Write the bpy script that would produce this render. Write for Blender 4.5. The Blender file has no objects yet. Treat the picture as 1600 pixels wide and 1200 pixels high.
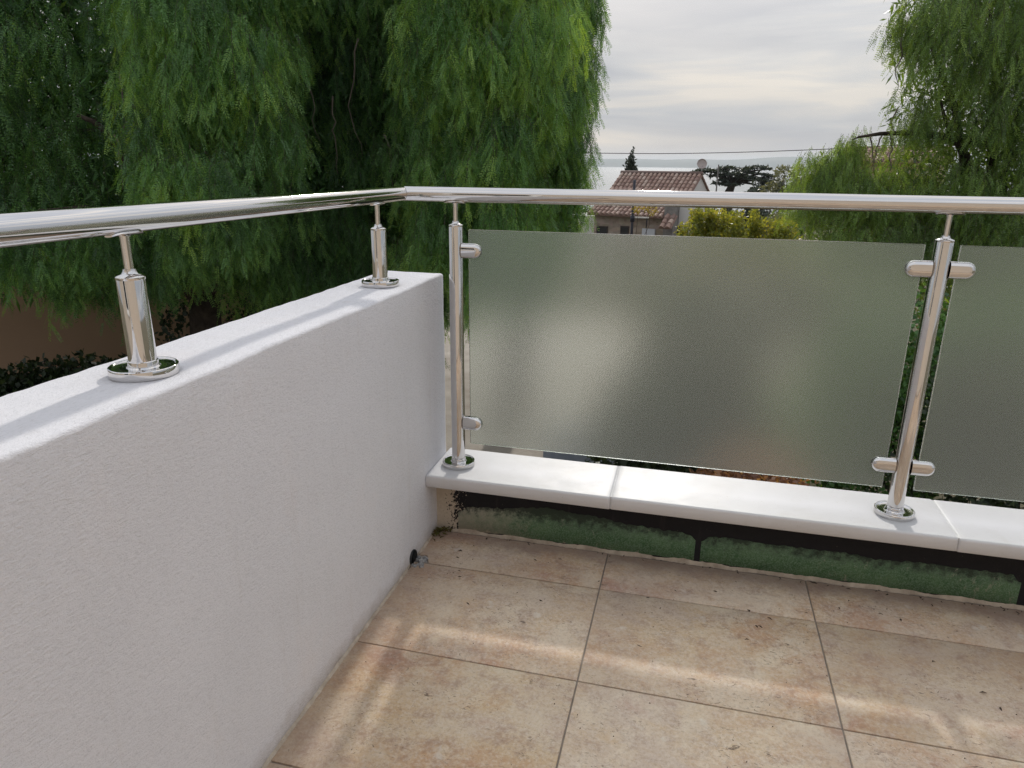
import bpy, math, random
import numpy as np
from mathutils import Vector, Matrix, noise

PI = math.pi
R = math.radians
random.seed(7)
rng = np.random.default_rng(11)
SC = bpy.context.scene
COL = SC.collection

# ------------------------------------------------------------------ camera
F, YAW, PITCH, ROLL = 1107.22, 0.2466, -0.30117, 0.00993
CAM = np.array([0.76053, -1.91414, 1.17283])
cy_, sy_ = math.cos(YAW), math.sin(YAW)
FW = np.array([-sy_ * math.cos(PITCH), cy_ * math.cos(PITCH), math.sin(PITCH)])
_r = np.array([cy_, sy_, 0.0])
_u = np.cross(_r, FW)
RT = math.cos(ROLL) * _r + math.sin(ROLL) * _u
UP = -math.sin(ROLL) * _r + math.cos(ROLL) * _u
cd = bpy.data.cameras.new('camera')
cam = bpy.data.objects.new('camera', cd)
COL.objects.link(cam)
cam.matrix_world = Matrix(((RT[0], UP[0], -FW[0], CAM[0]), (RT[1], UP[1], -FW[1], CAM[1]),
                           (RT[2], UP[2], -FW[2], CAM[2]), (0, 0, 0, 1)))
cd.sensor_width = 36.0
cd.lens = 36.0 * F / 1600.0
cd.clip_start = 0.02
cd.clip_end = 30000
SC.camera = cam

# ------------------------------------------------------------------ sky, sun, exposure
SUN_AZ, SUN_EL = R(-3.5), R(29.5)          # azimuth from +Y towards +X
SUN_STRENGTH = 2.4
SKY_STRENGTH = 0.1
EXPOSURE = 0.08
sd = Vector((math.sin(SUN_AZ) * math.cos(SUN_EL), math.cos(SUN_AZ) * math.cos(SUN_EL), math.sin(SUN_EL)))
world = bpy.data.worlds.new('World')
SC.world = world
world.use_nodes = True
wn, wl = world.node_tree.nodes, world.node_tree.links
wn.clear()
out = wn.new('ShaderNodeOutputWorld')
bg = wn.new('ShaderNodeBackground')
bg.inputs['Strength'].default_value = SKY_STRENGTH
sky = wn.new('ShaderNodeTexSky')
sky.sky_type = 'NISHITA'
sky.sun_disc = False
sky.sun_elevation = SUN_EL
sky.sun_rotation = SUN_AZ
sky.altitude = 20
sky.air_density = 1.0
sky.dust_density = 2.0
tc = wn.new('ShaderNodeTexCoord')
mp = wn.new('ShaderNodeMapping')
mp.inputs['Scale'].default_value = (1.7, 1.7, 13.0)
mp.inputs['Rotation'].default_value = (0.04, 0.0, 0.0)
n1 = wn.new('ShaderNodeTexNoise')
n1.inputs['Scale'].default_value = 1.5
n1.inputs['Detail'].default_value = 9
n1.inputs['Roughness'].default_value = 0.52
n1.inputs['Distortion'].default_value = 0.5
cr = wn.new('ShaderNodeValToRGB')
e = cr.color_ramp.elements
e[0].position, e[0].color = 0.41, (3.6, 3.85, 4.35, 1)
e[1].position, e[1].color = 0.60, (5.7, 5.5, 5.3, 1)
m = cr.color_ramp.elements.new(0.5)
m.color = (4.3, 4.5, 4.85, 1)
n2 = wn.new('ShaderNodeTexNoise')
n2.inputs['Scale'].default_value = 0.9
n2.inputs['Detail'].default_value = 5
mr = wn.new('ShaderNodeMapRange')
mr.inputs['From Min'].default_value = 0.3
mr.inputs['From Max'].default_value = 0.7
mr.inputs['To Min'].default_value = 0.80
mr.inputs['To Max'].default_value = 0.96
mx = wn.new('ShaderNodeMix')
mx.data_type = 'RGBA'
wl.new(tc.outputs['Generated'], mp.inputs['Vector'])
wl.new(mp.outputs['Vector'], n1.inputs['Vector'])
wl.new(mp.outputs['Vector'], n2.inputs['Vector'])
wl.new(n1.outputs['Fac'], cr.inputs['Fac'])
wl.new(n2.outputs['Fac'], mr.inputs['Value'])
wl.new(mr.outputs['Result'], mx.inputs['Factor'])
wl.new(sky.outputs['Color'], mx.inputs[6])
# cloud colour is scaled up with height to raise the light from overhead
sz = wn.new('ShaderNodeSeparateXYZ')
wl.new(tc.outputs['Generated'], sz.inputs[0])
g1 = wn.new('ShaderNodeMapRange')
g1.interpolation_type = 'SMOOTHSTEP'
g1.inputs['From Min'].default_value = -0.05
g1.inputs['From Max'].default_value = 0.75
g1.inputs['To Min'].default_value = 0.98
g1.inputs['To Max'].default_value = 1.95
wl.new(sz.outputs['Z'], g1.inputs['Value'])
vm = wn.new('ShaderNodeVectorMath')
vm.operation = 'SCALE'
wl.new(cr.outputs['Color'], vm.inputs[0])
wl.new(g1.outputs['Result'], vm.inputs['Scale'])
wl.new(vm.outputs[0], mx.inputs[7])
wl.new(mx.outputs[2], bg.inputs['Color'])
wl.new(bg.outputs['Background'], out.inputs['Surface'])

sl = bpy.data.lights.new('sun', 'SUN')
sl.energy = SUN_STRENGTH
sl.angle = R(2.4)
sl.color = (1.0, 0.95, 0.87)
so = bpy.data.objects.new('sun', sl)
COL.objects.link(so)
so.rotation_euler = (-sd).to_track_quat('-Z', 'Y').to_euler()
so.location = (0, 0, 20)

vs = SC.view_settings
SC.display_settings.display_device = 'sRGB'
vs.view_transform = 'Standard'
vs.look = 'None'
vs.exposure = EXPOSURE
vs.gamma = 1
vs.use_curve_mapping = False
SC.render.engine = 'CYCLES'
cy = SC.cycles
cy.use_denoising = True
cy.denoiser = 'OPENIMAGEDENOISE'
cy.denoising_prefilter = 'NONE'
cy.max_bounces = 10
cy.diffuse_bounces = 4
cy.glossy_bounces = 4
cy.transmission_bounces = 8
cy.transparent_max_bounces = 8
cy.volume_bounces = 0
cy.sample_clamp_indirect = 4.0
cy.caustics_reflective = False
cy.caustics_refractive = True


def W(px, py, dist):
    """point at a horizontal distance from the photographer, in the direction of a photo pixel"""
    v = FW * F + RT * (px - 800) - UP * (py - 600)
    h = math.hypot(v[0], v[1])
    return Vector(CAM + v * (dist / h))


# ------------------------------------------------------------------ helpers
def tag(o, label=None, cat=None, group=None, kind=None):
    if label: o['label'] = label
    if cat: o['category'] = cat
    if group: o['group'] = group
    if kind: o['kind'] = kind
    return o


def empty(name, loc=(0, 0, 0), rz=0.0, **k):
    o = bpy.data.objects.new(name, None)
    o.empty_display_size = 0.1
    o.location = loc
    o.rotation_euler = (0, 0, rz)
    COL.objects.link(o)
    return tag(o, **k)


def link(name, me, mat=None, parent=None, **k):
    if mat and not me.materials:
        me.materials.append(mat)
    o = bpy.data.objects.new(name, me)
    COL.objects.link(o)
    if parent: o.parent = parent
    return tag(o, **k)


class MB:
    def __init__(s):
        s.v, s.f, s.sm = [], [], []

    def add(s, v, f, smooth=False, M=None):
        b = len(s.v)
        if M is not None:
            v = [tuple(M @ Vector(p)) for p in v]
        s.v += [tuple(p) for p in v]
        s.f += [tuple(i + b for i in q) for q in f]
        s.sm += [smooth] * len(f)
        return s

    def box(s, x0, x1, y0, y1, z0, z1, M=None):
        v = [(x0, y0, z0), (x1, y0, z0), (x1, y1, z0), (x0, y1, z0), (x0, y0, z1), (x1, y0, z1), (x1, y1, z1), (x0, y1, z1)]
        f = [(0, 3, 2, 1), (4, 5, 6, 7), (0, 1, 5, 4), (1, 2, 6, 5), (2, 3, 7, 6), (3, 0, 4, 7)]
        return s.add(v, f, False, M)

    def lathe(s, prof, n=48, M=None, smooth=True):
        """prof: list of (r, z); r=0 ends close"""
        v, f = [], []
        for r, z in prof:
            for k in range(n):
                a = 2 * PI * k / n
                v.append((r * math.cos(a), r * math.sin(a), z))
        for i in range(len(prof) - 1):
            for k in range(n):
                k2 = (k + 1) % n
                f.append((i * n + k, i * n + k2, (i + 1) * n + k2, (i + 1) * n + k))
        if prof[0][0] > 1e-6: f.append(tuple(range(n))[::-1])
        if prof[-1][0] > 1e-6: f.append(tuple((len(prof) - 1) * n + k for k in range(n)))
        return s.add(v, f, smooth, M)

    def tube(s, pts, rad, n=8, smooth=True, cap=True):
        pts = [Vector(p) for p in pts]
        v, f = [], []
        prev = None
        for i, p in enumerate(pts):
            d = (pts[min(i + 1, len(pts) - 1)] - pts[max(i - 1, 0)]).normalized()
            if prev is None:
                a = d.orthogonal().normalized()
            else:
                a = (prev - d * prev.dot(d)).normalized()
            prev = a
            b = d.cross(a)
            r = rad[i] if hasattr(rad, '__len__') else rad
            for k in range(n):
                t = 2 * PI * k / n
                v.append(p + (a * math.cos(t) + b * math.sin(t)) * r)
        for i in range(len(pts) - 1):
            for k in range(n):
                k2 = (k + 1) % n
                f.append((i * n + k, i * n + k2, (i + 1) * n + k2, (i + 1) * n + k))
        if cap:
            f.append(tuple(range(n))[::-1])
            f.append(tuple((len(pts) - 1) * n + k for k in range(n)))
        return s.add(v, f, smooth)

    def mesh(s, name, bevel=0, seg=3, angle=0.6):
        me = bpy.data.meshes.new(name)
        me.from_pydata(s.v, [], s.f)
        me.polygons.foreach_set('use_smooth', s.sm)
        if bevel:
            import bmesh
            bm = bmesh.new()
            bm.from_mesh(me)
            bmesh.ops.remove_doubles(bm, verts=bm.verts, dist=1e-6)
            ed = [e_ for e_ in bm.edges if len(e_.link_faces) == 2 and e_.calc_face_angle(0) > angle]
            bmesh.ops.bevel(bm, geom=ed, offset=bevel, segments=seg, profile=0.5, affect='EDGES', clamp_overlap=True)
            for f_ in bm.faces: f_.smooth = True
            bm.to_mesh(me)
            bm.free()
        me.update()
        return me

    def build(s, name, mat, parent=None, bevel=0, seg=3, **k):
        return link(name, s.mesh(name, bevel, seg), mat, parent, **k)


def autosmooth(me, ang=0.6):
    """sharp edges above an angle on a smooth mesh"""
    import bmesh
    bm = bmesh.new()
    bm.from_mesh(me)
    for e_ in bm.edges:
        if len(e_.link_faces) == 2 and e_.calc_face_angle(0) > ang: e_.smooth = False
    for f_ in bm.faces: f_.smooth = True
    bm.to_mesh(me)
    bm.free()
    return me


# ------------------------------------------------------------------ materials
def mat(name, color=(0.5, 0.5, 0.5), rough=0.6, metal=0.0, spec=0.5):
    m_ = bpy.data.materials.new(name)
    m_.use_nodes = True
    b = m_.node_tree.nodes['Principled BSDF']
    b.inputs['Base Color'].default_value = (*color, 1)
    b.inputs['Roughness'].default_value = rough
    b.inputs['Metallic'].default_value = metal
    b.inputs['Specular IOR Level'].default_value = spec
    return m_


class NT:
    def __init__(s, m_):
        s.t = m_.node_tree
        s.b = s.t.nodes['Principled BSDF']
        s.o = s.t.nodes['Material Output']

    def n(s, typ, **kw):
        x = s.t.nodes.new(typ)
        for k, v in kw.items():
            if k in x.inputs:
                x.inputs[k].default_value = v
            else:
                setattr(x, k, v)
        return x

    def l(s, a, b):
        s.t.links.new(a, b)

    def coords(s, scale=(1, 1, 1), rnd=False, rot=(0, 0, 0), world=False):
        c = s.n('ShaderNodeTexCoord')
        mp_ = s.n('ShaderNodeMapping')
        mp_.inputs['Scale'].default_value = scale
        mp_.inputs['Rotation'].default_value = rot
        src = c.outputs['Object']
        if world:
            src = s.n('ShaderNodeNewGeometry').outputs['Position']
        if rnd:
            oi = s.n('ShaderNodeObjectInfo')
            ad = s.n('ShaderNodeVectorMath', operation='MULTIPLY_ADD')
            ad.inputs[1].default_value = (37, 53, 71)
            s.l(oi.outputs['Random'], ad.inputs[0])
            s.l(src, ad.inputs[2])
            src = ad.outputs[0]
        s.l(src, mp_.inputs['Vector'])
        return mp_.outputs['Vector']

    def noise(s, vec, scale, detail=4, rough=0.5, dist=0.0):
        x = s.n('ShaderNodeTexNoise')
        x.inputs['Scale'].default_value = scale
        x.inputs['Detail'].default_value = detail
        x.inputs['Roughness'].default_value = rough
        x.inputs['Distortion'].default_value = dist
        if vec is not None: s.l(vec, x.inputs['Vector'])
        return x.outputs['Fac']

    def ramp(s, fac, stops):
        x = s.n('ShaderNodeValToRGB')
        el = x.color_ramp.elements
        while len(el) < len(stops): el.new(0.5)
        for q, (p, c) in zip(el, stops):
            q.position = p
            q.color = (*c, 1) if hasattr(c, '__len__') else (c, c, c, 1)
        s.l(fac, x.inputs['Fac'])
        return x.outputs['Color']

    def mix(s, fac, a, b, blend='MIX'):
        x = s.n('ShaderNodeMix', data_type='RGBA', blend_type=blend)
        for sock, val in ((x.inputs[0], fac), (x.inputs[6], a), (x.inputs[7], b)):
            if hasattr(val, 'is_output'):
                s.l(val, sock)
            elif hasattr(val, '__len__'):
                sock.default_value = (*val, 1)
            else:
                sock.default_value = val
        return x.outputs[2]

    def math(s, op, a, b=0.0, c=0.0):
        x = s.n('ShaderNodeMath', operation=op)
        for i, val in enumerate((a, b, c)):
            if hasattr(val, 'is_output'): s.l(val, x.inputs[i])
            else: x.inputs[i].default_value = val
        return x.outputs[0]

    def bump(s, h, strength=0.5, dist=0.01, prev=None):
        x = s.n('ShaderNodeBump')
        x.inputs['Strength'].default_value = strength
        x.inputs['Distance'].default_value = dist
        s.l(h, x.inputs['Height'])
        if prev is not None: s.l(prev, x.inputs['Normal'])
        s.l(x.outputs['Normal'], s.b.inputs['Normal'])
        return x.outputs['Normal']


def m_plaster(name='rough_white_plaster', color=(0.785, 0.78, 0.81), scale=1.0, strength=1.0, stains=False):
    m_ = mat(name, color, 0.85, spec=0.3)
    t = NT(m_)
    v = t.coords((scale, scale * 0.42, scale * 1.15))
    v2 = t.coords((scale, scale, scale))
    a = t.noise(v, 230, 3, 0.6, 0.9)
    b = t.noise(v, 85, 3, 0.6, 1.4)
    c = t.noise(v2, 2.2, 5, 0.6)
    d = t.noise(v2, 480, 2, 0.5)
    h = t.math('ADD', t.math('MULTIPLY', a, 0.6), t.math('MULTIPLY', b, 0.5))
    h = t.math('ADD', h, t.math('MULTIPLY', d, 0.3))
    t.bump(h, 0.62 * strength, 0.0045)
    col = t.mix(t.ramp(c, [(0.35, 0.0), (0.7, 1.0)]), [q * 0.955 for q in color], [min(q * 1.02, 0.83) for q in color])
    col = t.mix(t.math('MULTIPLY', t.ramp(a, [(0.28, 1.0), (0.5, 0.0)]), 0.30), col, [q * 0.6 for q in color])
    sp = t.ramp(t.noise(v2, 38, 4, 0.7), [(0.70, 0.0), (0.76, 0.35)])
    col = t.mix(sp, col, [q * 0.7 for q in color])
    if stains:
        sz_ = t.n('ShaderNodeSeparateXYZ')
        t.l(t.coords(), sz_.inputs[0])
        runs = t.noise(t.coords((1, 1, .06)), 26, 4, 0.65)
        hgt = t.math('ADD', sz_.outputs['Z'], t.math('MULTIPLY_ADD', t.noise(v2, 12, 5, .7), 0.10, -0.05))
        foot = t.ramp(hgt, [(-0.02, 0.75), (0.0, 0.6), (0.05, 0.0)])
        col = t.mix(foot, col, (0.40, 0.33, 0.27))
        col = t.mix(t.math('MULTIPLY', t.ramp(runs, [(0.58, 0.0), (0.78, 1.0)]), 0.22), col, (0.60, 0.55, 0.51))
        pk = t.ramp(t.noise(v2, 4.5, 4, .6), [(0.58, 0.0), (0.75, 0.25)])
        col = t.mix(pk, col, (0.78, 0.70, 0.68))
    t.l(col, t.b.inputs['Base Color'])
    return m_


def m_coping():
    m_ = mat('white_moulded_stone', (0.8, 0.8, 0.8), 0.45, spec=0.18)
    t = NT(m_)
    v = t.coords()
    w_ = t.coords(rnd=True)
    a = t.noise(w_, 6, 5, 0.6)
    b = t.noise(w_, 90, 3, 0.6)
    col = t.mix(a, (0.63, 0.63, 0.645), (0.68, 0.68, 0.695))
    col = t.mix(t.ramp(b, [(0.66, 0.0), (0.74, 0.35)]), col, (0.45, 0.41, 0.36))
    film = t.ramp(t.noise(w_, 4.5, 8, 0.72, 0.6), [(0.50, 0.0), (0.68, 0.30)])
    col = t.mix(film, col, (0.52, 0.50, 0.47))
    col = t.mix(t.ramp(t.noise(w_, 240, 3, 0.7), [(0.60, 0.0), (0.72, 0.22)]), col, (0.4, 0.38, 0.36))
    t.l(col, t.b.inputs['Base Color'])
    t.l(t.ramp(t.noise(w_, 14, 5, 0.65), [(0.3, 0.44), (0.7, 0.52)]), t.b.inputs['Roughness'])
    t.bump(t.math('ADD', t.noise(w_, 9, 2), t.math('MULTIPLY', t.noise(w_, 160, 2), 0.05)), 0.12, 0.01)
    return m_


def m_tile():
    m_ = mat('travertine_look_tile', (0.4, 0.32, 0.24), 0.55, spec=0.4)
    t = NT(m_)
    v = t.coords(rnd=True)
    oi = t.n('ShaderNodeObjectInfo')
    vs_ = t.coords((1.0, 1.5, 1.0), rnd=True, rot=(0, 0, 0.2))
    big = t.noise(vs_, 2.3, 6, 0.62, 0.4)
    mid = t.noise(v, 9, 8, 0.72, 0.25)
    fine = t.noise(v, 95, 6, 0.75)
    warm = t.ramp(big, [(0.30, (0.42, 0.245, 0.19)), (0.43, (0.52, 0.355, 0.235)), (0.53, (0.58, 0.45, 0.315)), (0.62, (0.56, 0.46, 0.375)), (0.72, (0.48, 0.33, 0.265))])
    col = t.mix(t.ramp(mid, [(0.44, 0.0), (0.60, 0.85)]), warm, (0.67, 0.57, 0.445))
    col = t.mix(t.ramp(t.noise(v, 16, 9, 0.8, 0.3), [(0.49, 0.0), (0.62, 0.7)]), col, (0.345, 0.235, 0.18))
    col = t.mix(t.ramp(fine, [(0.45, 0.0), (0.68, 0.55)]), col, (0.72, 0.66, 0.58))
    col = t.mix(t.ramp(t.noise(v, 150, 4, 0.75), [(0.52, 0.0), (0.66, 0.42)]), col, (0.30, 0.22, 0.17))
    # travertine pits, gathered in streaks
    area = t.ramp(t.noise(vs_, 7, 3, 0.6), [(0.42, 0.0), (0.60, 1.0)])
    pit = t.ramp(t.noise(t.coords((1.0, 1.9, 1.0), rnd=True, rot=(0, 0, .15)), 50, 6, 0.75, 1.3), [(0.375, 1.0), (0.405, 0.0)])
    pit = t.math('MULTIPLY', pit, area)
    col = t.mix(t.math('MULTIPLY', pit, 0.9), col, (0.12, 0.085, 0.06))
    # shade of each tile
    hs_ = t.n('ShaderNodeHueSaturation')
    t.l(t.math('MULTIPLY_ADD', oi.outputs['Random'], 0.22, 0.86), hs_.inputs['Value'])
    t.l(t.math('MULTIPLY_ADD', oi.outputs['Random'], -0.25, 1.28), hs_.inputs['Saturation'])
    t.l(col, hs_.inputs['Color'])
    col = hs_.outputs['Color']
    # dirt film over the whole terrace floor, then darker brown towards both walls
    wv = t.coords(world=True)
    sx_ = t.n('ShaderNodeSeparateXYZ')
    t.l(wv, sx_.inputs[0])
    dirt = t.ramp(t.noise(wv, 2.1, 7, 0.68), [(0.42, 0.0), (0.72, 0.5)])
    col = t.mix(dirt, col, (0.38, 0.285, 0.245))
    band_ = t.ramp(t.math('ADD', sx_.outputs['Y'], t.math('MULTIPLY_ADD', t.noise(wv, 5, 8, .75), .22, -.11)), [(-0.45, 0.0), (0.05, 0.6)])
    col = t.mix(band_, col, (0.32, 0.225, 0.20))
    side_ = t.ramp(t.math('ADD', sx_.outputs['X'], t.math('MULTIPLY_ADD', t.noise(wv, 9, 6, .7), .12, -.06)), [(0.0, 0.5), (0.11, 0.0)])
    col = t.mix(side_, col, (0.34, 0.24, 0.18))
    blot = t.ramp(t.noise(wv, 13, 4, 0.5), [(0.67, 0.0), (0.72, 0.4)])
    col = t.mix(blot, col, (0.66, 0.64, 0.60))
    t.l(col, t.b.inputs['Base Color'])
    t.l(t.ramp(mid, [(0.3, 0.62), (0.7, 0.45)]), t.b.inputs['Roughness'])
    h = t.math('SUBTRACT', t.math('MULTIPLY', fine, 0.6), pit)
    t.bump(h, 0.5, 0.0015)
    return m_


def m_grout():
    m_ = mat('grout', (0.2, 0.175, 0.15), 0.9)
    t = NT(m_)
    t.l(t.mix(t.noise(t.coords(world=True), 30, 5, 0.7), (0.15, 0.12, 0.10), (0.38, 0.33, 0.28)), t.b.inputs['Base Color'])
    return m_


def m_steel():
    m_ = mat('polished_stainless_steel', (0.685, 0.67, 0.66), 0.05, 1.0)
    t = NT(m_)
    v = t.coords((1, 1, 1))
    t.l(t.ramp(t.noise(v, 35, 5, 0.7), [(0.3, 0.035), (0.75, 0.06)]), t.b.inputs['Roughness'])
    return m_


def m_frost():
    m_ = bpy.data.materials.new('frosted_glass')
    m_.use_nodes = True
    t = NT(m_)
    b = t.b
    b.inputs['Base Color'].default_value = (0.90, 0.96, 0.925, 1)
    b.inputs['Transmission Weight'].default_value = 1.0
    b.inputs['IOR'].default_value = 1.45
    b.inputs['Roughness'].default_value = 0.21
    v = t.coords((1, 1, 1))
    t.bump(t.noise(v, 300, 2, 0.5), 0.14, 0.002)
    tr = t.n('ShaderNodeBsdfTranslucent')
    tr.inputs['Color'].default_value = (0.86, 0.9, 0.88, 1)
    mx_ = t.n('ShaderNodeMixShader')
    mx_.inputs[0].default_value = 0.055
    t.l(b.outputs[0], mx_.inputs[1])
    t.l(tr.outputs[0], mx_.inputs[2])
    t.l(mx_.outputs[0], t.o.inputs['Surface'])
    return m_


def m_leaf(name, dark, mid_, light, trans=0.4, rough=0.42, bright=1.0):
    m_ = mat(name, mid_, rough, spec=0.5)
    t = NT(m_)
    at = t.n('ShaderNodeAttribute', attribute_name='tone')
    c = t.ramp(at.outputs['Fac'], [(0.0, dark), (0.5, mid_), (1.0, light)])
    t.l(c, t.b.inputs['Base Color'])
    tr = t.n('ShaderNodeBsdfTranslucent')
    c2 = t.mix(1.0, c, (2.1, 1.7, 0.55), 'MULTIPLY')
    t.l(c2, tr.inputs['Color'])
    mx_ = t.n('ShaderNodeMixShader')
    mx_.inputs[0].default_value = trans
    t.l(t.b.outputs[0], mx_.inputs[1])
    t.l(tr.outputs[0], mx_.inputs[2])
    t.l(mx_.outputs[0], t.o.inputs['Surface'])
    return m_


def m_noisy(name, c1, c2, scale=3, rough=0.85, bump=0.3, bscale=20, bdist=0.02, detail=6):
    m_ = mat(name, c1, rough, spec=0.25)
    t = NT(m_)
    v = t.coords()
    t.l(t.mix(t.ramp(t.noise(v, scale, detail, 0.62), [(0.32, 0.0), (0.68, 1.0)]), c1, c2), t.b.inputs['Base Color'])
    if bump: t.bump(t.noise(v, bscale, 4, 0.6), bump, bdist)
    return m_


PLASTER = m_plaster(stains=True)
FACADE = m_plaster('cream_facade_render', (0.47, 0.41, 0.35), 0.6, 0.6)
COPING = m_coping()
TILE = m_tile()
GROUT = m_grout()
STEEL = m_steel()
FROST = m_frost()
BLACK = mat('black_rubber', (0.012, 0.012, 0.013), 0.6)
BARK = m_noisy('bark', (0.035, 0.027, 0.022), (0.085, 0.066, 0.052), 9, 0.95, 0.8, 14, 0.04)
PEPPER = m_leaf('pepper_tree_leaf', (0.045, 0.11, 0.042), (0.135, 0.29, 0.088), (0.29, 0.46, 0.10), 0.36)
PEPPER_R = m_leaf('pepper_tree_leaf_light', (0.06, 0.11, 0.04), (0.17, 0.29, 0.08), (0.31, 0.46, 0.12), 0.36)
PALEB = m_noisy('pale_bark', (0.12, 0.10, 0.08), (0.2, 0.17, 0.14), 12)
TWIG = mat('twig', (0.10, 0.085, 0.06), 0.8)

# ------------------------------------------------------------------ ground, sea, hills
def terrain_z(x, y):
    d = math.hypot(x - CAM[0], y - CAM[1])
    if d < 24: return -3.0
    if d < 300: return -3.0 - (d - 24) / 276 * 14.2
    return -17.2 - (d - 300) * 0.02


v, f = [], []
NX, rr = 72, [0, 3, 6, 9, 12, 16, 20, 24, 30, 38, 48, 60, 80, 110, 150, 200, 260, 300, 340, 400]
for i, r in enumerate(rr):
    for k in range(NX):
        a = 2 * PI * k / NX
        x, y = CAM[0] + r * math.cos(a), CAM[1] + r * math.sin(a)
        v.append((x, y, terrain_z(x, y) + (0.25 * noise.noise((x * .08, y * .08, 0)) if r > 26 else 0)))
for i in range(len(rr) - 1):
    for k in range(NX):
        k2 = (k + 1) % NX
        f.append((i * NX + k, (i + 1) * NX + k, (i + 1) * NX + k2, i * NX + k2))
GM = m_noisy('dry_hillside_earth', (0.10, 0.095, 0.055), (0.19, 0.16, 0.11), 0.6, 0.95, 0.4, 6, 0.1)
MB().add(v, f, True).build('ground', GM, kind='structure')

SEA = mat('sea_water', (0.10, 0.125, 0.14), 0.15, spec=0.5)
t = NT(SEA)
t.b.inputs['IOR'].default_value = 1.33
t.bump(t.noise(t.coords((1, 1, 1)), 0.08, 6, 0.7), 0.14, 1.0)
b_ = MB()
b_.add([(-9000, 200, 0), (9000, 200, 0), (9000, 9600, 0), (-9000, 9600, 0)], [(0, 1, 2, 3)])
b_.build('sea', SEA, kind='structure').location = (0, 0, -17)

HILL = m_noisy('wooded_coast_hill', (0.05, 0.07, 0.04), (0.12, 0.12, 0.09), 0.004, 0.95, 0)
v, f = [], []
NH = 160
for i in range(NH):
    az = R(-60 + 120 * i / (NH - 1))
    base = 0.43 + 0.16 * noise.noise((i * .09, 3.1, 0)) + 0.07 * noise.noise((i * .35, 9.1, 0)) + 0.02 * noise.noise((i * 1.3, 2.1, 0))
    base += 0.24 * math.exp(-((math.degrees(az) - 6.2) / 2.2) ** 2)
    H = 7000 * math.tan(R(max(base, .12))) + 1
    for d_, z_ in ((6900, -18), (7050, -17 + .55 * (H + 17)), (7350, H * 1.05), (7700, -18)):
        v.append((math.sin(az) * d_, math.cos(az) * d_, z_))
for i in range(NH - 1):
    for k in range(3):
        a = i * 4 + k
        f.append((a, a + 4, a + 5, a + 1))
MB().add(v, f, True).build('distant_hills', HILL, kind='structure')

# air
HZ = bpy.data.materials.new('sea_air')
HZ.use_nodes = True
HZ.node_tree.nodes.clear()
ho = HZ.node_tree.nodes.new('ShaderNodeOutputMaterial')
hv = HZ.node_tree.nodes.new('ShaderNodeVolumePrincipled')
hv.inputs['Color'].default_value = (0.84, 0.92, 1.0, 1)
hv.inputs['Density'].default_value = 1.1e-4
hv.inputs['Anisotropy'].default_value = 0.3
HZ.node_tree.links.new(hv.outputs[0], ho.inputs['Volume'])
MB().box(-9100, 9100, -450, 9700, -21, 100).build('haze', HZ, kind='stuff')

# driveway behind and below the terrace
DRIVE = m_noisy('pale_gravel_drive', (0.30, 0.26, 0.215), (0.45, 0.405, 0.355), 1.3, 0.95, 0.6, 40, 0.03)
p0, p1, p2, p3 = (-9.0, 0.5), (0.8, 0.5), (-0.8, 17.5), (-9.5, 17.5)
MB().add([(*p0, -2.99), (*p1, -2.99), (*p2, -2.99), (*p3, -2.99)], [(0, 1, 2, 3)]).build('driveway', DRIVE, kind='structure')

# ------------------------------------------------------------------ terrace
HC, HWL, TW, YE, YP, HR, XR, XC, XD = 0.2352, 0.8414, 0.207, 0.217, 0.111, 1.0864, 0.0883, 0.0744, 1.3712
BODY = m_plaster('house_base_render', (0.7, 0.68, 0.65), 0.6, 0.6)
XE, YB = 3.9, -3.9
MB().box(0.0, XE, YB, 0.09, -3.02, -0.06).build('terrace_base', BODY, kind='structure')
floor = MB().box(0.0, XE, YB, 0.0969, -0.0595, -0.0035).build('terrace_floor', GROUT, kind='structure')
# tiles: columns 0.5857, rows 0.3958, 4 mm joints
G = 0.0021
tmesh = {}


def tile_mesh(w, h, key):
    if key in tmesh: return tmesh[key]
    b = MB().box(-w / 2, w / 2, -h / 2, h / 2, -0.012, 0.0)
    me = b.mesh('tile', 0.0012, 2)
    tmesh[key] = me
    me.materials.append(TILE)
    return me


rows = [(-0.1211, 0.083)]
yy = -0.1211
while yy > YB + 0.4:
    rows.append((yy - 0.3958, yy))
    yy -= 0.3958
cols = [(0.0035, 0.5761)]
xx = 0.5761
while xx < XE - 0.6:
    cols.append((xx, xx + 0.5857))
    xx += 0.5857
for j, (y0, y1) in enumerate(rows):
    for i, (x0, x1) in enumerate(cols):
        if j == 0 and i == 0:
            # corner tile notched for the drain
            b = MB()
            X0, X1, Y0, Y1 = x0 + G, x1 - G, y0 + G, y1 - G
            nx, ny = 0.034, -0.079
            cx_, cy2 = (X0 + X1) / 2, (Y0 + Y1) / 2
            pts = [(X0 + 0.045, Y0), (X1, Y0), (X1, Y1), (X0 + .02, Y1), (X0, Y1 - .03), (X0, ny), (0.03, ny + .003)]
            pts = [(p[0] - cx_, p[1] - cy2) for p in pts]
            n_ = len(pts)
            b.add([(*p, 0) for p in pts] + [(*p, -.012) for p in pts],
                  [tuple(range(n_)), tuple(range(2 * n_ - 1, n_ - 1, -1))] + [(k + n_, (k + 1) % n_ + n_, (k + 1) % n_, k) for k in range(n_)])
            me = b.mesh('tile')
            me.materials.append(TILE)
        else:
            w, h = x1 - x0 - 2 * G, y1 - y0 - 2 * G
            me = tile_mesh(w, h, (round(w, 3), round(h, 3)))
            cx_, cy2 = (x0 + x1) / 2, (y0 + y1) / 2
        o = link('tile', me, None, floor)
        o.location = (cx_, cy2, random.uniform(-0.0003, 0.0003))

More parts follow.
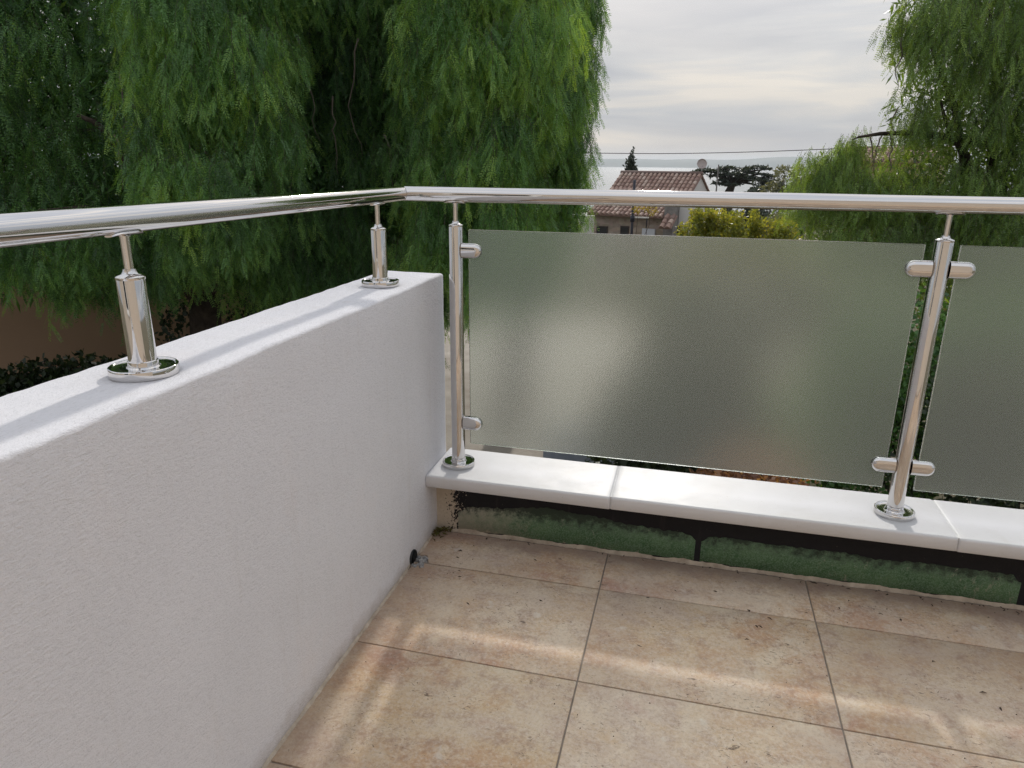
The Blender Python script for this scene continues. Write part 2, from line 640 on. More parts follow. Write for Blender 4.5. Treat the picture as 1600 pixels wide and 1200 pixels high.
# low front wall with bitumen and green coating
LW = mat('low_wall_faces', (0.5, 0.45, 0.38), 0.85)
t = NT(LW)
v_ = t.coords(world=True)
sx = t.n('ShaderNodeSeparateXYZ')
t.l(v_, sx.inputs[0])
na, nb, nc = t.noise(v_, 26, 6, 0.75), t.noise(v_, 120, 4, 0.7), t.noise(t.coords((1, 1, .12), world=True), 30, 3, 0.6)
cream = t.mix(nb, (0.42, 0.35, 0.27), (0.62, 0.54, 0.44))
edge = t.math('ADD', sx.outputs['X'], t.math('MULTIPLY_ADD', na, 0.10, -0.05))
edge = t.math('ADD', edge, t.math('MULTIPLY_ADD', nb, 0.26, -0.13))
mask = t.ramp(edge, [(0.062, 0.0), (0.070, 1.0)])
blk = t.mix(t.ramp(nc, [(0.60, 0.0), (0.75, 0.55)]), (0.007, 0.007, 0.010), (0.035, 0.031, 0.032))
blk = t.mix(t.ramp(nb, [(0.70, 0.0), (0.74, 0.5)]), blk, (0.3, 0.26, 0.2))
col = t.mix(mask, cream, blk)
t.l(col, t.b.inputs['Base Color'])
t.bump(nb, 0.5, 0.003)
low = MB().box(0.0, XE, 0.097, 0.222, -3.02, 0.1950).build('low_wall', LW, kind='structure')
tag(low)
GREEN = mat('green_mineral_felt', (0.05, 0.12, 0.06), 0.95)
t = NT(GREEN)
v_ = t.coords(world=True)
na, nb, nc = t.noise(v_, 9, 5, 0.65), t.noise(v_, 260, 3, 0.7), t.noise(v_, 45, 5, 0.75)
sx = t.n('ShaderNodeSeparateXYZ')
t.l(v_, sx.inputs[0])
g = t.mix(t.ramp(na, [(0.35, 0.0), (0.65, 1.0)]), (0.035, 0.100, 0.036), (0.095, 0.19, 0.085))
g = t.mix(t.ramp(nb, [(0.42, 0.0), (0.62, 0.8)]), g, (0.17, 0.26, 0.18))
g = t.mix(t.ramp(t.math('ADD', sx.outputs['Z'], t.math('MULTIPLY_ADD', nc, 0.05, -0.025)), [(0.05, 0.0), (0.10, 0.5)]), g, (0.17, 0.245, 0.18))
hi = t.math('MULTIPLY_ADD', nc, -0.10, 0.05)
scuff = t.ramp(t.math('ADD', t.math('ADD', sx.outputs['Z'], hi), t.math('MULTIPLY', sx.outputs['X'], 0.04)), [(0.006, 1.0), (0.022, 0.0)])
g = t.mix(scuff, g, (0.50, 0.43, 0.34))
fade = t.ramp(t.math('ADD', sx.outputs['X'], t.math('MULTIPLY_ADD', nc, 0.5, -0.25)), [(0.08, 1.0), (0.36, 0.0)])
g = t.mix(t.math('MULTIPLY', fade, 0.8), g, (0.36, 0.33, 0.27))
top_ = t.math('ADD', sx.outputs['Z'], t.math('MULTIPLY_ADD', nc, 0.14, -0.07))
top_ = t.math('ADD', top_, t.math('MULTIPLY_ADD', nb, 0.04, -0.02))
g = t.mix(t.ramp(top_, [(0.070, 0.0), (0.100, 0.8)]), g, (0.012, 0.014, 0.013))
tear = t.ramp(t.noise(t.coords((1, 1, .5), world=True), 19, 8, .8), [(0.60, 0.0), (0.64, 0.6)])
g = t.mix(tear, g, (0.34, 0.33, 0.27))
t.l(g, t.b.inputs['Base Color'])
t.bump(nb, 0.6, 0.002)
for (x0, x1) in ((0.075, 0.838), (0.856, 1.716), (1.738, 2.60), (2.62, 3.5)):
    b = MB()
    n_ = int((x1 - x0) / 0.006)
    v, f = [], []
    for i in range(n_ + 1):
        x = x0 + (x1 - x0) * i / n_
        e0 = min(1, (x - x0) / .03, (x1 - x) / .03)
        zt = 0.098 + 0.022 * math.exp(-((x - .42) / .2) ** 2) + 0.012 * noise.noise((x * 7, 1, 0)) + 0.007 * noise.noise((x * 60, 2, 0)) - 0.02 * (1 - e0)
        if x0 < .1: zt -= 0.02 * max(0, 1 - (x - x0) / .1)
        zb = 0.006 + 0.006 * abs(noise.noise((x * 20, 5, 0)))
        xo = 0.002 * noise.noise((x * 90, 0, 3))
        v += [(x + xo, 0.0968, zb), (x + xo, 0.0948, zb + .001), (x + xo, 0.0948, zt - .002), (x + xo, 0.0968, zt)]
    for i in range(n_):
        for k in range(3):
            a = i * 4 + k
            f.append((a, a + 4, a + 5, a + 1))
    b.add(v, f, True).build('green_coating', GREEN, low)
# mortar fillet at the foot of the low wall and along the left wall
MORT = m_noisy('dusty_mortar', (0.34, 0.28, 0.22), (0.56, 0.48, 0.39), 30, 0.95, 0.7, 130, 0.003)
v, f = [], []
n_ = 420
for i in range(n_ + 1):
    x = 0.004 + (XE - 0.01) * i / n_
    w_ = max(0.001, 0.006 + 0.007 * noise.noise((x * 9, 0, 1)) + 0.006 * noise.noise((x * 90, 0, 1)))
    h_ = 0.006 + 0.007 * noise.noise((x * 13, 4, 1)) + 0.003 * noise.noise((x * 70, 0, 7))
    v += [(x, 0.0945 - w_, -0.003), (x, 0.0945 - w_ * .5, max(h_ * .6, .001)), (x, 0.0946, max(h_, .002) + .002)]
for i in range(n_):
    for k in range(2):
        a = i * 3 + k
        f.append((a, a + 3, a + 4, a + 1))
MB().add(v, f, True).build('mortar_fillet', MORT, low)
v, f = [], []
n_ = 380
for i in range(n_ + 1):
    y = 0.09 - 3.6 * i / n_
    w_ = 0.007 + 0.004 * noise.noise((y * 9, 0, 1)) + 0.004 * noise.noise((y * 60, 0, 1))
    if -0.17 < y < -0.07: w_ = 0.0005
    h_ = 0.004 + 0.003 * noise.noise((y * 23, 4, 1))
    v += [(w_ + .001, y, -0.003), (w_ * .5 + .001, y, max(h_ * .6, .0006)), (0.0005, y, max(h_, .001) + .002)]
for i in range(n_):
    for k in range(2):
        a = i * 3 + k
        f.append((a, a + 1, a + 4, a + 3))
wall_fillet = (v, f)

# coping stones
def coping_mesh(L):
    prof = []
    D, T, rd = 0.2443, 0.0402, 0.0075
    def arc(cx_, cz_, a0, a1, n=6):
        for k in range(n + 1):
            a = a0 + (a1 - a0) * k / n
            prof.append((cx_ + rd * math.cos(a), cz_ + rd * math.sin(a)))
    prof.append((0.003, 0.0)); prof.append((0.0, 0.003))
    arc(rd, T - rd, PI, PI / 2)
    arc(D - rd, T - rd, PI / 2, 0)
    prof.append((D, 0.0))
    n_ = len(prof)
    xs = [0, 0.0015, 0.004, 0.02] + [L * k / 8 for k in range(1, 8)] + [L - 0.02, L - 0.004, L - 0.0015, L]
    v, f = [], []
    for x in xs:
        e_ = min(x, L - x)
        s_ = 0.0025 * max(0, 1 - e_ / 0.004) ** 2
        for (y, z) in prof:
            cy2, cz2 = D / 2, T / 2
            v.append((x, y + (s_ if y < cy2 else -s_), z - (s_ if z > cz2 else 0)))
    for i in range(len(xs) - 1):
        for k in range(n_):
            k2 = (k + 1) % n_
            f.append((i * n_ + k, (i + 1) * n_ + k, (i + 1) * n_ + k2, i * n_ + k2))
    f.append(tuple(range(n_)))
    f.append(tuple((len(xs) - 1) * n_ + k for k in range(n_))[::-1])
    b = MB().add(v, f, True)
    return autosmooth(b.mesh('coping_stone'), 0.9)


cj = [0.0005, 0.5835, 1.5075, 2.4315, 3.3555]
for i in range(len(cj) - 1):
    o = link('coping_stone', coping_mesh(cj[i + 1] - cj[i] - 0.0035), COPING, low)
    o.location = (cj[i], 0.0, 0.1951)
    o.rotation_euler = (0, [0.0018, -0.0012, 0.001, 0][i], 0)
MB().box(cj[1] - .0035, cj[-1], 0.006, 0.238, 0.1951, 0.2343).build('coping_joint', m_noisy('coping_joint_mortar', (0.60, .60, .60), (.7, .7, .7), 60), low)

# left rendered wall, profile swept along its length
prof = []
def parc(cx_, cz_, rd, a0, a1, n=5):
    for k in range(n + 1):
        a = a0 + (a1 - a0) * k / n
        prof.append((cx_ + rd * math.cos(a), cz_ + rd * math.sin(a)))
for z in (-3.02, -1.5, -.5, -.1): prof.append((0.0, z))
zz = [k * 0.045 for k in range(0, 18)]
for z in zz: prof.append((0.0, z))
parc(-0.008, HWL - 0.008, 0.008, 0, PI / 2)
for k in range(1, 8): prof.append((-0.008 - (TW - .02) * k / 8, HWL))
parc(-TW + 0.012, HWL - 0.012, 0.012, PI / 2, PI)
for z in (0.6, 0.3, -.5, -3.02): prof.append((-TW, z))
n_ = len(prof)
ys = []
y = YB
while y < YE - 0.06:
    ys.append(y)
    y += 0.0125
ys += [YE - 0.05, YE - 0.035, YE - 0.02, YE - 0.012, YE - 0.006, YE - 0.002, YE]
v, f = [], []
for y in ys:
    e_ = max(0, 1 - (YE - y) / 0.02)
    ins = 0.02 * (1 - math.sqrt(max(0, 1 - e_ * e_)))
    # slight drop of the outer top edge towards the far end
    for (x, z) in prof:
        xx_ = x + (-ins if x > -TW / 2 else ins)
        zz_ = z - (ins if z > 0.5 else 0)
        a = noise.noise((x * 30, y * 26, z * 30)) * 0.0011 + noise.noise((x * 5, y * 4, z * 5)) * 0.0025
        on_top = z > HWL - 0.02
        onx = x > -0.01
        dx = (a if onx and z > 0.012 else 0) - (a if x < -TW + .01 else 0)
        if onx: dx -= 0.0
        near_edge = on_top and (x > -0.02)
        dz = a * (1.6 if near_edge else 1) if on_top else 0
        if onx and z < 0.03: dx = min(dx, 0.0)
        v.append((xx_ + dx, y, zz_ + dz))
for i in range(len(ys) - 1):
    for k in range(n_ - 1):
        f.append((i * n_ + k, i * n_ + k + 1, (i + 1) * n_ + k + 1, (i + 1) * n_ + k))
f.append(tuple((len(ys) - 1) * n_ + k for k in range(n_)))
lw = MB().add(v, f, True).build('left_wall', PLASTER, kind='structure')
MB().add(*wall_fillet, True).build('mortar_fillet', MORT, lw)

# house facade behind the photographer
hf = MB().box(-4.5, XE + 2.5, YB - 0.35, YB - 0.002, -3.02, 3.0).build('house_facade', FACADE, kind='structure')
MB().box(-1.3, -0.6, YB - 0.001, YB + 0.012, 0.9, 2.0).build('added_window_pane', mat('added_dark_glazing', (0.02, 0.022, 0.025), 0.08), hf)  # unseen window, added to put a dark line in the steel reflections
b = MB()
for q in ((-1.38, -1.302, 0.82, 2.08), (-0.598, -0.52, 0.82, 2.08)):
    b.box(q[0], q[1], YB, YB + 0.05, q[2], q[3])
b.box(-1.301, -0.599, YB, YB + 0.05, 2.002, 2.08)
b.box(-1.301, -0.599, YB, YB + 0.05, 0.82, 0.898)
b.build('window_frame', mat('added_white_frame', (0.7, 0.7, 0.7), 0.4), hf)  # frame of the added window

# ------------------------------------------------------------------ drain
dr = empty('drain_outlet', (0.0, -0.122, 0.013), label='black round drain outlet at the foot of the white wall', cat='drain')
M = Matrix.Rotation(PI / 2, 4, 'Y')
MB().lathe([(0.0225, -0.02), (0.0225, 0.004), (0.0235, 0.0055), (0.0252, 0.004), (0.0252, 0.0), (0.0252, -0.02)], 28, M).build('pipe_rim', BLACK, dr)
MB().lathe([(0.0224, 0.0036), (0.0, 0.0034)], 28, M).build('pipe_mouth_shade', mat('drain_hole_shade', (0.002, 0.002, 0.002), 0.9), dr)  # flat black disc in place of the shade inside the pipe
b = MB()
for k in range(16):
    a = random.uniform(0, 6)
    s_ = random.uniform(.004, .009)
    Mx = Matrix.Translation((random.uniform(.008, .036), random.uniform(-.03, .035), -0.014)) @ Matrix.Rotation(a, 4, (random.random(), random.random(), 1)) @ Matrix.Diagonal((1, .8, .7, 1))
    b.box(-s_, s_, -s_, s_, -s_, s_, Mx)
b.build('mortar_crumbs', m_noisy('grey_crumbs', (.12, .12, .13), (.45, .44, .42), 80), dr, bevel=0.001, seg=1)

# ------------------------------------------------------------------ railing
rail = empty('balcony_railing', (XC, YP, HC), label='polished stainless steel railing with frosted glass panels on the terrace walls', cat='railing')
off = Vector((-XC, -YP, -HC))


def rb(b, name, m_, parent=rail, bevel=0, seg=3, ang=None, shift=True, **k):
    me = b.mesh(name, bevel, seg)
    if ang: autosmooth(me, ang)
    o = link(name, me, m_, parent, **k)
    if shift: o.location = off
    return o


def rail_bar(axis, a0, a1, rr_, n=72, step=0.25):
    """horizontal tube with a mitred end at a0; rings along"""
    v, f = [], []
    cnt = max(2, int(abs(a1 - a0) / step))
    prof_r = []
    for i in range(cnt + 1):
        for k in range(n):
            t_ = 2 * PI * k / n
            c_, s_ = rr_ * math.cos(t_), rr_ * math.sin(t_)
            if axis == 'x':
                s0 = a0 - c_ + 0.0004 if i == 0 else a0 + (a1 - a0) * i / cnt + (0.0)
                v.append((s0, YP + c_, HR + s_))
            else:
                s0 = a0 - c_ - 0.0004 if i == 0 else a0 + (a1 - a0) * i / cnt
                v.append((-XR + c_, s0, HR + s_))
    for i in range(cnt):
        for k in range(n):
            k2 = (k + 1) % n
            q = (i * n + k, (i + 1) * n + k, (i + 1) * n + k2, i * n + k2)
            f.append(q if axis == 'x' else q[::-1])
    f.append(tuple(range(n)))
    f.append(tuple(cnt * n + k for k in range(n))[::-1])
    return MB().add(v, f, True)


RR = 0.0212
rb(rail_bar('x', -XR, 3.6, RR), 'handrail', STEEL, ang=0.5, label='straight handrail over the glass panels')
rb(rail_bar('y', YP, -3.6, RR), 'handrail', STEEL, ang=0.5, label='handrail over the white plaster wall')
# thin sleeve inside the mitre
MBm = MB().lathe([(RR - .0007, -.012), (RR - .0007, .012)], 40, Matrix.Translation((-XR, YP, HR)) @ Matrix.Rotation(PI / 2, 4, Vector((1, -1, 0)).normalized().cross(Vector((0, 0, 1)))))


def post_parts(kind):
    """meshes in post coordinates, z=0 at the surface below, zt = rail centre"""
    zt = HR - (HC if kind == 'tall' else HWL)
    top = 0.9955 - (HC if kind == 'tall' else HWL)
    P = {}
    P['column'] = MB().lathe([(0.0212, 0.0075), (0.0212, top - 0.0015), (0.0208, top)], 56)
    P['base_flange'] = MB().lathe([(0.0505, 0.0), (0.0522, 0.0008), (0.0525, 0.002), (0.0525, 0.0128), (0.0520, 0.0147), (0.0507, 0.0158), (0.0490, 0.0160), (0.0474, 0.0152),
                                   (0.0462, 0.0136), (0.040, 0.0126), (0.030, 0.0122), (0.0256, 0.0126), (0.0236, 0.0150), (0.0226, 0.0230), (0.02135, 0.0240)], 72)
    P['column_cap'] = MB().lathe([(0.0215, top), (0.0218, top + .001), (0.0218, top + .0038), (0.0205, top + .0055), (0.012, top + .009), (0.0098, top + .0125), (0.0094, top + .016), (0.0, top + .0162)], 56)
    P['rod'] = MB().lathe([(0.0070, top + .014), (0.0070, zt - RR + .002)], 28)
    # saddle: curved plate under the rail, long along local x
    v, f = [], []
    nl, na_ = 12, 16
    r0 = RR + 0.0004
    r1 = RR + 0.0032
    for i in range(nl + 1):
        x = -0.033 + 0.066 * i / nl
        lim = math.sqrt(max(0.02, 1 - (abs(x) / 0.034) ** 4))
        for k in range(na_ + 1):
            a = -PI / 2 + R(38) * lim * (2 * k / na_ - 1)
            v.append((x, r1 * math.cos(a), zt + r1 * math.sin(a)))
    nv = len(v)
    for i in range(nl + 1):
        x = -0.033 + 0.066 * i / nl
        lim = math.sqrt(max(0.02, 1 - (abs(x) / 0.034) ** 4))
        for k in range(na_ + 1):
            a = -PI / 2 + R(38) * lim * (2 * k / na_ - 1)
            v.append((x, r0 * math.cos(a), zt + r0 * math.sin(a)))
    w_ = na_ + 1
    for i in range(nl):
        for k in range(na_):
            a = i * w_ + k
            f.append((a, a + 1, a + w_ + 1, a + w_))
            f.append((a + nv, a + nv + w_, a + nv + w_ + 1, a + nv + 1))
    for i in range(nl):
        for k in (0, na_):
            a = i * w_ + k
            q = (a, a + w_, a + nv + w_, a + nv)
            f.append(q if k == 0 else q[::-1])
    for k in range(na_):
        for i in (0, nl):
            a = i * w_ + k
            q = (a, a + nv, a + nv + 1, a + 1)
            f.append(q if i == 0 else q[::-1])
    P['saddle'] = MB().add(v, f, True)
    P['saddle'].lathe([(0.0095, zt - RR - .004), (0.0095, zt - RR - .0030), (0.0072, zt - RR - 0.0026)], 28)
    return {k: autosmooth(b.mesh(k), 0.55) for k, b in P.items()}


def clamp_half(side):
    """one cheek of a D shaped glass clamp: x from post outwards; side -1 front, +1 back"""
    Lc, hh = 0.060, 0.0215
    pts = [(0.0, -hh), (Lc - hh, -hh)]
    for k in range(1, 14):
        a = -PI / 2 + PI * k / 14
        pts.append((Lc - hh + hh * math.cos(a), hh * math.sin(a)))
    pts += [(Lc - hh, hh), (0.0, hh)]
    layers = [(0.0, 0.0046), (0.0, 0.0062), (0.0010, 0.0088), (0.0030, 0.0114), (0.0062, 0.0137), (0.0105, 0.0154), (0.0150, 0.0161)]
    v, f = [], []
    n_ = len(pts)
    for ins, yy_ in layers:
        for (x, z) in pts:
            cx_ = Lc - hh
            if x > cx_:
                d_ = math.hypot(x - cx_, z)
                q = (cx_ + (x - cx_) * (1 - ins / d_), z * (1 - ins / d_))
            else:
                q = (x, z * (1 - ins / hh))
            v.append((q[0], side * yy_, q[1]))
    for i in range(len(layers) - 1):
        for k in range(n_):
            k2 = (k + 1) % n_
            q = (i * n_ + k, i * n_ + k2, (i + 1) * n_ + k2, (i + 1) * n_ + k)
            f.append(q if side < 0 else q[::-1])
    f.append(tuple(range(n_))[::-1] if side < 0 else tuple(range(n_)))
    e_ = tuple((len(layers) - 1) * n_ + k for k in range(n_))
    f.append(e_ if side < 0 else e_[::-1])
    return v, f


def clamp_mesh(sx):
    b = MB()
    for side in (-1, 1):
        v, f = clamp_half(side)
        if sx < 0:
            v = [(-x, y, z) for x, y, z in v]
            f = [q[::-1] for q in f]
        b.add(v, f, True)
    b.box(min(0, sx * .012), max(0, sx * .012), -0.0046, 0.0046, -0.0205, 0.0205)
    # small set screws under the cheek
    return autosmooth(b.mesh('glass_clamp'), 0.7)


PP = {k: post_parts(k) for k in ('tall', 'short')}
CL = {s_: clamp_mesh(s_) for s_ in (-1, 1)}
PAD = {}
for s_ in (-1, 1):
    PAD[s_] = MB().box(*(sorted((s_ * .022, s_ * .046))), -0.0045, -0.0042, -0.0195, 0.0195).mesh('rubber_pad')


def add_post(loc, kind, sides=(), rz=0, label=None):
    P = PP[kind]
    o = link('post', P['column'], STEEL, rail, label=label)
    o.location = Vector(loc) - Vector((XC, YP, HC))
    o.rotation_euler = (0, 0, rz)
    for nm in ('base_flange', 'column_cap', 'rod', 'saddle'):
        link(nm, P[nm], STEEL, o)
    for s_ in sides:
        for z in (0.3825, 0.9265):
            c = link('glass_clamp', CL[s_], STEEL, o)
            c.location = (s_ * 0.0205, 0, z - HC)
    return o


add_post((XC, YP, HC), 'tall', (1,), label='tall post beside the end of the white wall')
add_post((XD, YP, HC), 'tall', (-1, 1), label='tall post between the two glass panels')
add_post((2.668, YP, HC), 'tall', (-1, 1))
add_post((-XR, -0.0729, HWL), 'short', rz=PI / 2, label='short post on the far end of the white wall')
add_post((-XR, -0.989, HWL), 'short', rz=PI / 2, label='short post on the near part of the white wall')
add_post((-XR, -1.905, HWL), 'short', rz=PI / 2)
add_post((-XR, -2.82, HWL), 'short', rz=PI / 2)
# glass
EDGE = mat('glass_edge', (0.5, 0.62, 0.57), 0.15)
for (x0, x1) in ((0.1151, 1.3288), (1.4092, 2.630)):
    b = MB().box(x0, x1, YP - 0.004, YP + 0.004, 0.3140, 0.9880)
    o = rb(b, 'glass_panel', FROST, bevel=0.0008, seg=1)
    for p in o.data.polygons: p.use_smooth = False

# ------------------------------------------------------------------ foliage kit (numpy)
def unit(a):
    return a / np.maximum(np.linalg.norm(a, axis=-1, keepdims=True), 1e-9)


def tri_mesh(name, V, tone, mat_, parent=None, **k):
    """V: (N,3,3) triangles; tone: (N,)"""
    N = len(V)
    me = bpy.data.meshes.new(name)
    me.vertices.add(N * 3)
    me.vertices.foreach_set('co', V.reshape(-1).astype(np.float32))
    me.loops.add(N * 3)
    me.loops.foreach_set('vertex_index', np.arange(N * 3, dtype=np.int32))
    me.polygons.add(N)
    me.polygons.foreach_set('loop_start', np.arange(0, N * 3, 3, dtype=np.int32))
    a = me.attributes.new('tone', 'FLOAT', 'FACE')
    a.data.foreach_set('value', np.clip(tone, 0, 1).astype(np.float32))
    me.update()
    return link(name, me, mat_, parent, **k)


def fronds(P, A, L, tone, nl=11, lw=0.0085, ll=0.19, seed=1):
    """pinnate leaves: base points P (F,3), axis A, length L; 2*nl leaflets each, drooping to the tip"""
    r_ = np.random.default_rng(seed)
    Fn = len(P)
    A = unit(A)
    rv = unit(r_.normal(size=(Fn, 3)))
    S = unit(np.cross(A, rv))
    N = np.cross(A, S)
    t_ = np.linspace(0.12, 1.0, nl)[None, :, None]
    droop = np.zeros((Fn, nl, 3))
    pos = P[:, None, :] + A[:, None, :] * (t_ * L[:, None, None])
    pos[..., 2] -= (t_[..., 0] ** 2) * (L * 0.28)[:, None]
    env = np.sin(np.clip(t_[..., 0] * 0.78 + 0.22, 0, 1) * PI * 0.86) * 0.6 + 0.5
    V = []
    T = []
    for sgn in (-1, 1):
        ang = r_.uniform(0.8, 1.1, (Fn, nl, 1))
        D = A[:, None, :] * np.cos(ang) + S[:, None, :] * (sgn * np.sin(ang)) + N[:, None, :] * r_.normal(0, .18, (Fn, nl, 1))
        D[..., 2] -= 0.14
        D = unit(D)
        ln = (L[:, None] * ll * env * r_.uniform(.8, 1.2, (Fn, nl)))[..., None]
        Wd = unit(np.cross(D, N[:, None, :] + 0.3 * r_.normal(size=(Fn, nl, 3))))
        w_ = lw * r_.uniform(.75, 1.2, (Fn, nl, 1))
        a = pos
        b = pos + D * ln * 0.42 + Wd * w_
        c = pos + D * ln
        V.append(np.stack([a, b, c], axis=2).reshape(-1, 3, 3))
        T.append(np.repeat((tone[:, None] + r_.normal(0, .07, (Fn, nl))).reshape(-1), 1))
    return np.concatenate(V), np.concatenate(T)


def ribbons(paths, w0):
    """thin cross ribbons along twig paths: (S,K,3)"""
    a, b = paths[:, :-1].reshape(-1, 3), paths[:, 1:].reshape(-1, 3)
    d = unit(b - a)
    out_ = []
    for ax in ((1, 0, 0.1), (0.1, 1, 0)):
        s_ = unit(np.cross(d, np.array([ax]))) * w0
        out_.append(np.stack([a - s_, a + s_, b], axis=1))
    return np.concatenate(out_)


def strand_cloud(anchors, lens, outs, tones, step=0.055, fl=0.225, K=8, nl=11, lw=0.0105, seed=1, hang=1.0, llen=0.19):
    """hanging strands. anchors (S,3), lens (S,), outs (S,3) horizontal lean. returns leaf tris, tones, twig tris"""
    r_ = np.random.default_rng(seed)
    S_ = len(anchors)
    s = np.linspace(0, 1, K)[None, :, None]
    lean = outs[:, None, :] * np.sqrt(s) * 0.28 * lens[:, None, None] * hang
    wob = r_.normal(0, .02, (S_, K, 3)).cumsum(axis=1) * s * lens[:, None, None] * 0.8
    paths = anchors[:, None, :] + lean + wob
    paths[..., 2] -= (s[..., 0] ** 1.15) * lens[:, None]
    # fronds
    cnt = np.maximum(3, (lens / step).astype(int))
    idx = np.repeat(np.arange(S_), cnt)
    u_ = np.concatenate([(np.arange(c) + r_.random(c) * .6) / c for c in cnt])
    q = u_ * (K - 1.001)
    i0 = q.astype(int)
    fr = (q - i0)[:, None]
    P = paths[idx, i0] * (1 - fr) + paths[idx, i0 + 1] * fr
    az = r_.uniform(0, 2 * PI, len(P))
    A = np.stack([np.cos(az), np.sin(az), np.zeros(len(P))], 1) * r_.uniform(.35, .75, (len(P), 1))
    A[:, 2] = -1 * r_.uniform(.55, 1.1, len(P))
    L = fl * r_.uniform(.7, 1.15, len(P)) * (1.0 - .35 * u_ ** 4)
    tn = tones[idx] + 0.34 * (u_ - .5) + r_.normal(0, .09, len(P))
    V, T = fronds(P, A, L, tn, nl, lw, llen, seed + 5)
    return V, T, ribbons(paths, 0.0028)


def clumps(defs, dens=1.0, seed=3):
    """defs: (centre (x,y,z_top), radius, length, n, tone). -> strand arrays"""
    r_ = np.random.default_rng(seed)
    A_, L_, O_, T_ = [], [], [], []
    for (c, rad, ln, n, tone) in defs:
        n = max(2, int(n * dens))
        a = r_.uniform(0, 2 * PI, n)
        q = np.sqrt(r_.random(n))
        dx, dy = np.cos(a) * q * rad, np.sin(a) * q * rad
        dome = -0.55 * rad * q ** 2
        A_.append(np.stack([c[0] + dx, c[1] + dy, c[2] + dome + r_.normal(0, .08, n)], 1))
        L_.append(ln * r_.uniform(.5, 1.0, n) * (1.1 - .65 * q))
        O_.append(np.stack([dx, dy, 0 * dx], 1) / rad)
        T_.append(tone + r_.normal(0, .08, n))
    return np.concatenate(A_), np.concatenate(L_), np.concatenate(O_), np.concatenate(T_)


# --- generic leaf cloud
def leaf_cloud(centres, rads, n, size, tone, seed=1, flat=1.0, aspect=0.5, up=0.0, shell=0.5, lie=1.0):
    r_ = np.random.default_rng(seed)
    C_, R_ = np.array(centres, float), np.array(rads, float)
    vol = R_ ** 2
    idx = r_.choice(len(C_), n, p=vol / vol.sum())
    d = unit(r_.normal(size=(n, 3)))
    rad = R_[idx][:, None] * (shell + (1 - shell) * r_.random((n, 1)) ** .5)
    P = C_[idx] + d * rad * np.array([1, 1, flat])
    A = unit((r_.normal(size=(n, 3)) + np.array([0, 0, up])) * np.array([1, 1, lie]))
    S = unit(np.cross(A, r_.normal(size=(n, 3))))
    sz = (size * r_.uniform(.6, 1.3, n))[:, None]
    V = np.stack([P, P + A * sz * .5 + S * sz * aspect, P + A * sz], 1)
    V2 = np.stack([P, P + A * sz, P + A * sz * .5 - S * sz * aspect], 1)
    tn = tone + r_.normal(0, .16, n) + 0.12 * np.sin(idx * 2.3)
    return np.concatenate([V, V2]), np.concatenate([tn, tn])



def limb_path(a, b, sag=0.0, n=7, wob=0.12, seed=0):
    a, b = Vector(a), Vector(b)
    L = (b - a).length
    pts = []
    for i in range(n + 1):
        t_ = i / n
        p = a.lerp(b, t_)
        p.z += sag * math.sin(PI * t_)
        if 0 < i < n:
            p += Vector((noise.noise((seed + t_ * 3, 0, 0)), noise.noise((0, seed + t_ * 3, 5)), noise.noise((3, 0, seed + t_ * 3)))) * wob * L
        pts.append(p)
    return pts


def pepper_tree(base, label, defs, limbs, mat_, trunk_r=0.25, fork=1.6, seed=1, core=None, core_n=20000, core_size=.16, twigs=(), **kw):
    root = empty('pepper_tree', base, label=label, cat='tree', group='weeping pepper trees around the terrace')
    o_ = Vector(base)
    b = MB()
    f0 = Vector((0.15, 0.1, fork))
    b.tube([(0, 0, -0.1), (0.02, 0, .3), (0.1, .05, fork * .55), f0], [trunk_r * 1.35, trunk_r * 1.05, trunk_r * .9, trunk_r * .8], 14)
    b.build('trunk', BARK, root)
    for i, tip in enumerate(limbs):
        tp = Vector(tip) - o_
        pts = limb_path(f0 - Vector((0, 0, .2)), tp, 0.5, 8, .06, seed * 3.1 + i)
        MB().tube(pts, [trunk_r * .55 * (1 - .85 * k / 8) for k in range(9)], 8).build('branch', BARK, root)
    rt_ = random.Random(seed)
    for (px, py, dd, ln) in twigs:
        p_ = W(px, py, dd) - o_
        pts = [p_]
        for k in range(9):
            p_ = p_ + Vector((rt_.uniform(-.5, .5), rt_.uniform(-.3, .3), -1)).normalized() * ln / 9
            pts.append(p_)
        MB().tube(pts, [.013 * (1 - .08 * k) for k in range(10)], 5).build('branch', PALEB, root)
    A_, L_, O_, T_ = clumps(defs, kw.pop('dens', 1.0), seed)
    V, T, TW_ = strand_cloud(A_, L_, O_, T_, seed=seed, **kw)
    if core:
        cc = [W(q[0], q[1], q[2]) for q in core]
        V2_, T2_ = leaf_cloud([(p.x, p.y, p.z) for p in cc], [q[3] for q in core], core_n, core_size, .25, seed + 9, aspect=.10, up=-.8, shell=.1)
        V, T = np.concatenate([V, V2_]), np.concatenate([T, T2_])
    sh = np.array(base)
    tri_mesh('crown', V - sh, T, mat_, root, kind='stuff')
    tri_mesh('hanging_twigs', TW_ - sh, np.zeros(len(TW_)), TWIG, root, kind='stuff')
    return root, len(V)


def band(px0, px1, py_top, py_bot, dist, n, rad, ln, cnt, tone, jit=0.5, seed=0, prob=None):
    """clump definitions on a hanging curtain between two bearings; heights between two sight lines at that distance"""
    r_ = random.Random(seed)
    out_ = []
    for i in range(n):
        u_ = (i + r_.random()) / n
        px = px0 + (px1 - px0) * u_
        w_ = r_.random()
        py = py_top + (py_bot - py_top) * w_
        if prob and r_.random() > prob(px, py): continue
        d_ = dist(px, py) if callable(dist) else dist
        d_ += r_.uniform(-jit, jit)
        p = W(px, py, d_)
        out_.append(((p.x, p.y, p.z), rad * r_.uniform(.7, 1.25), ln * r_.uniform(.7, 1.25), cnt, tone + r_.uniform(-.28, .28)))
    return out_


TOT = 0
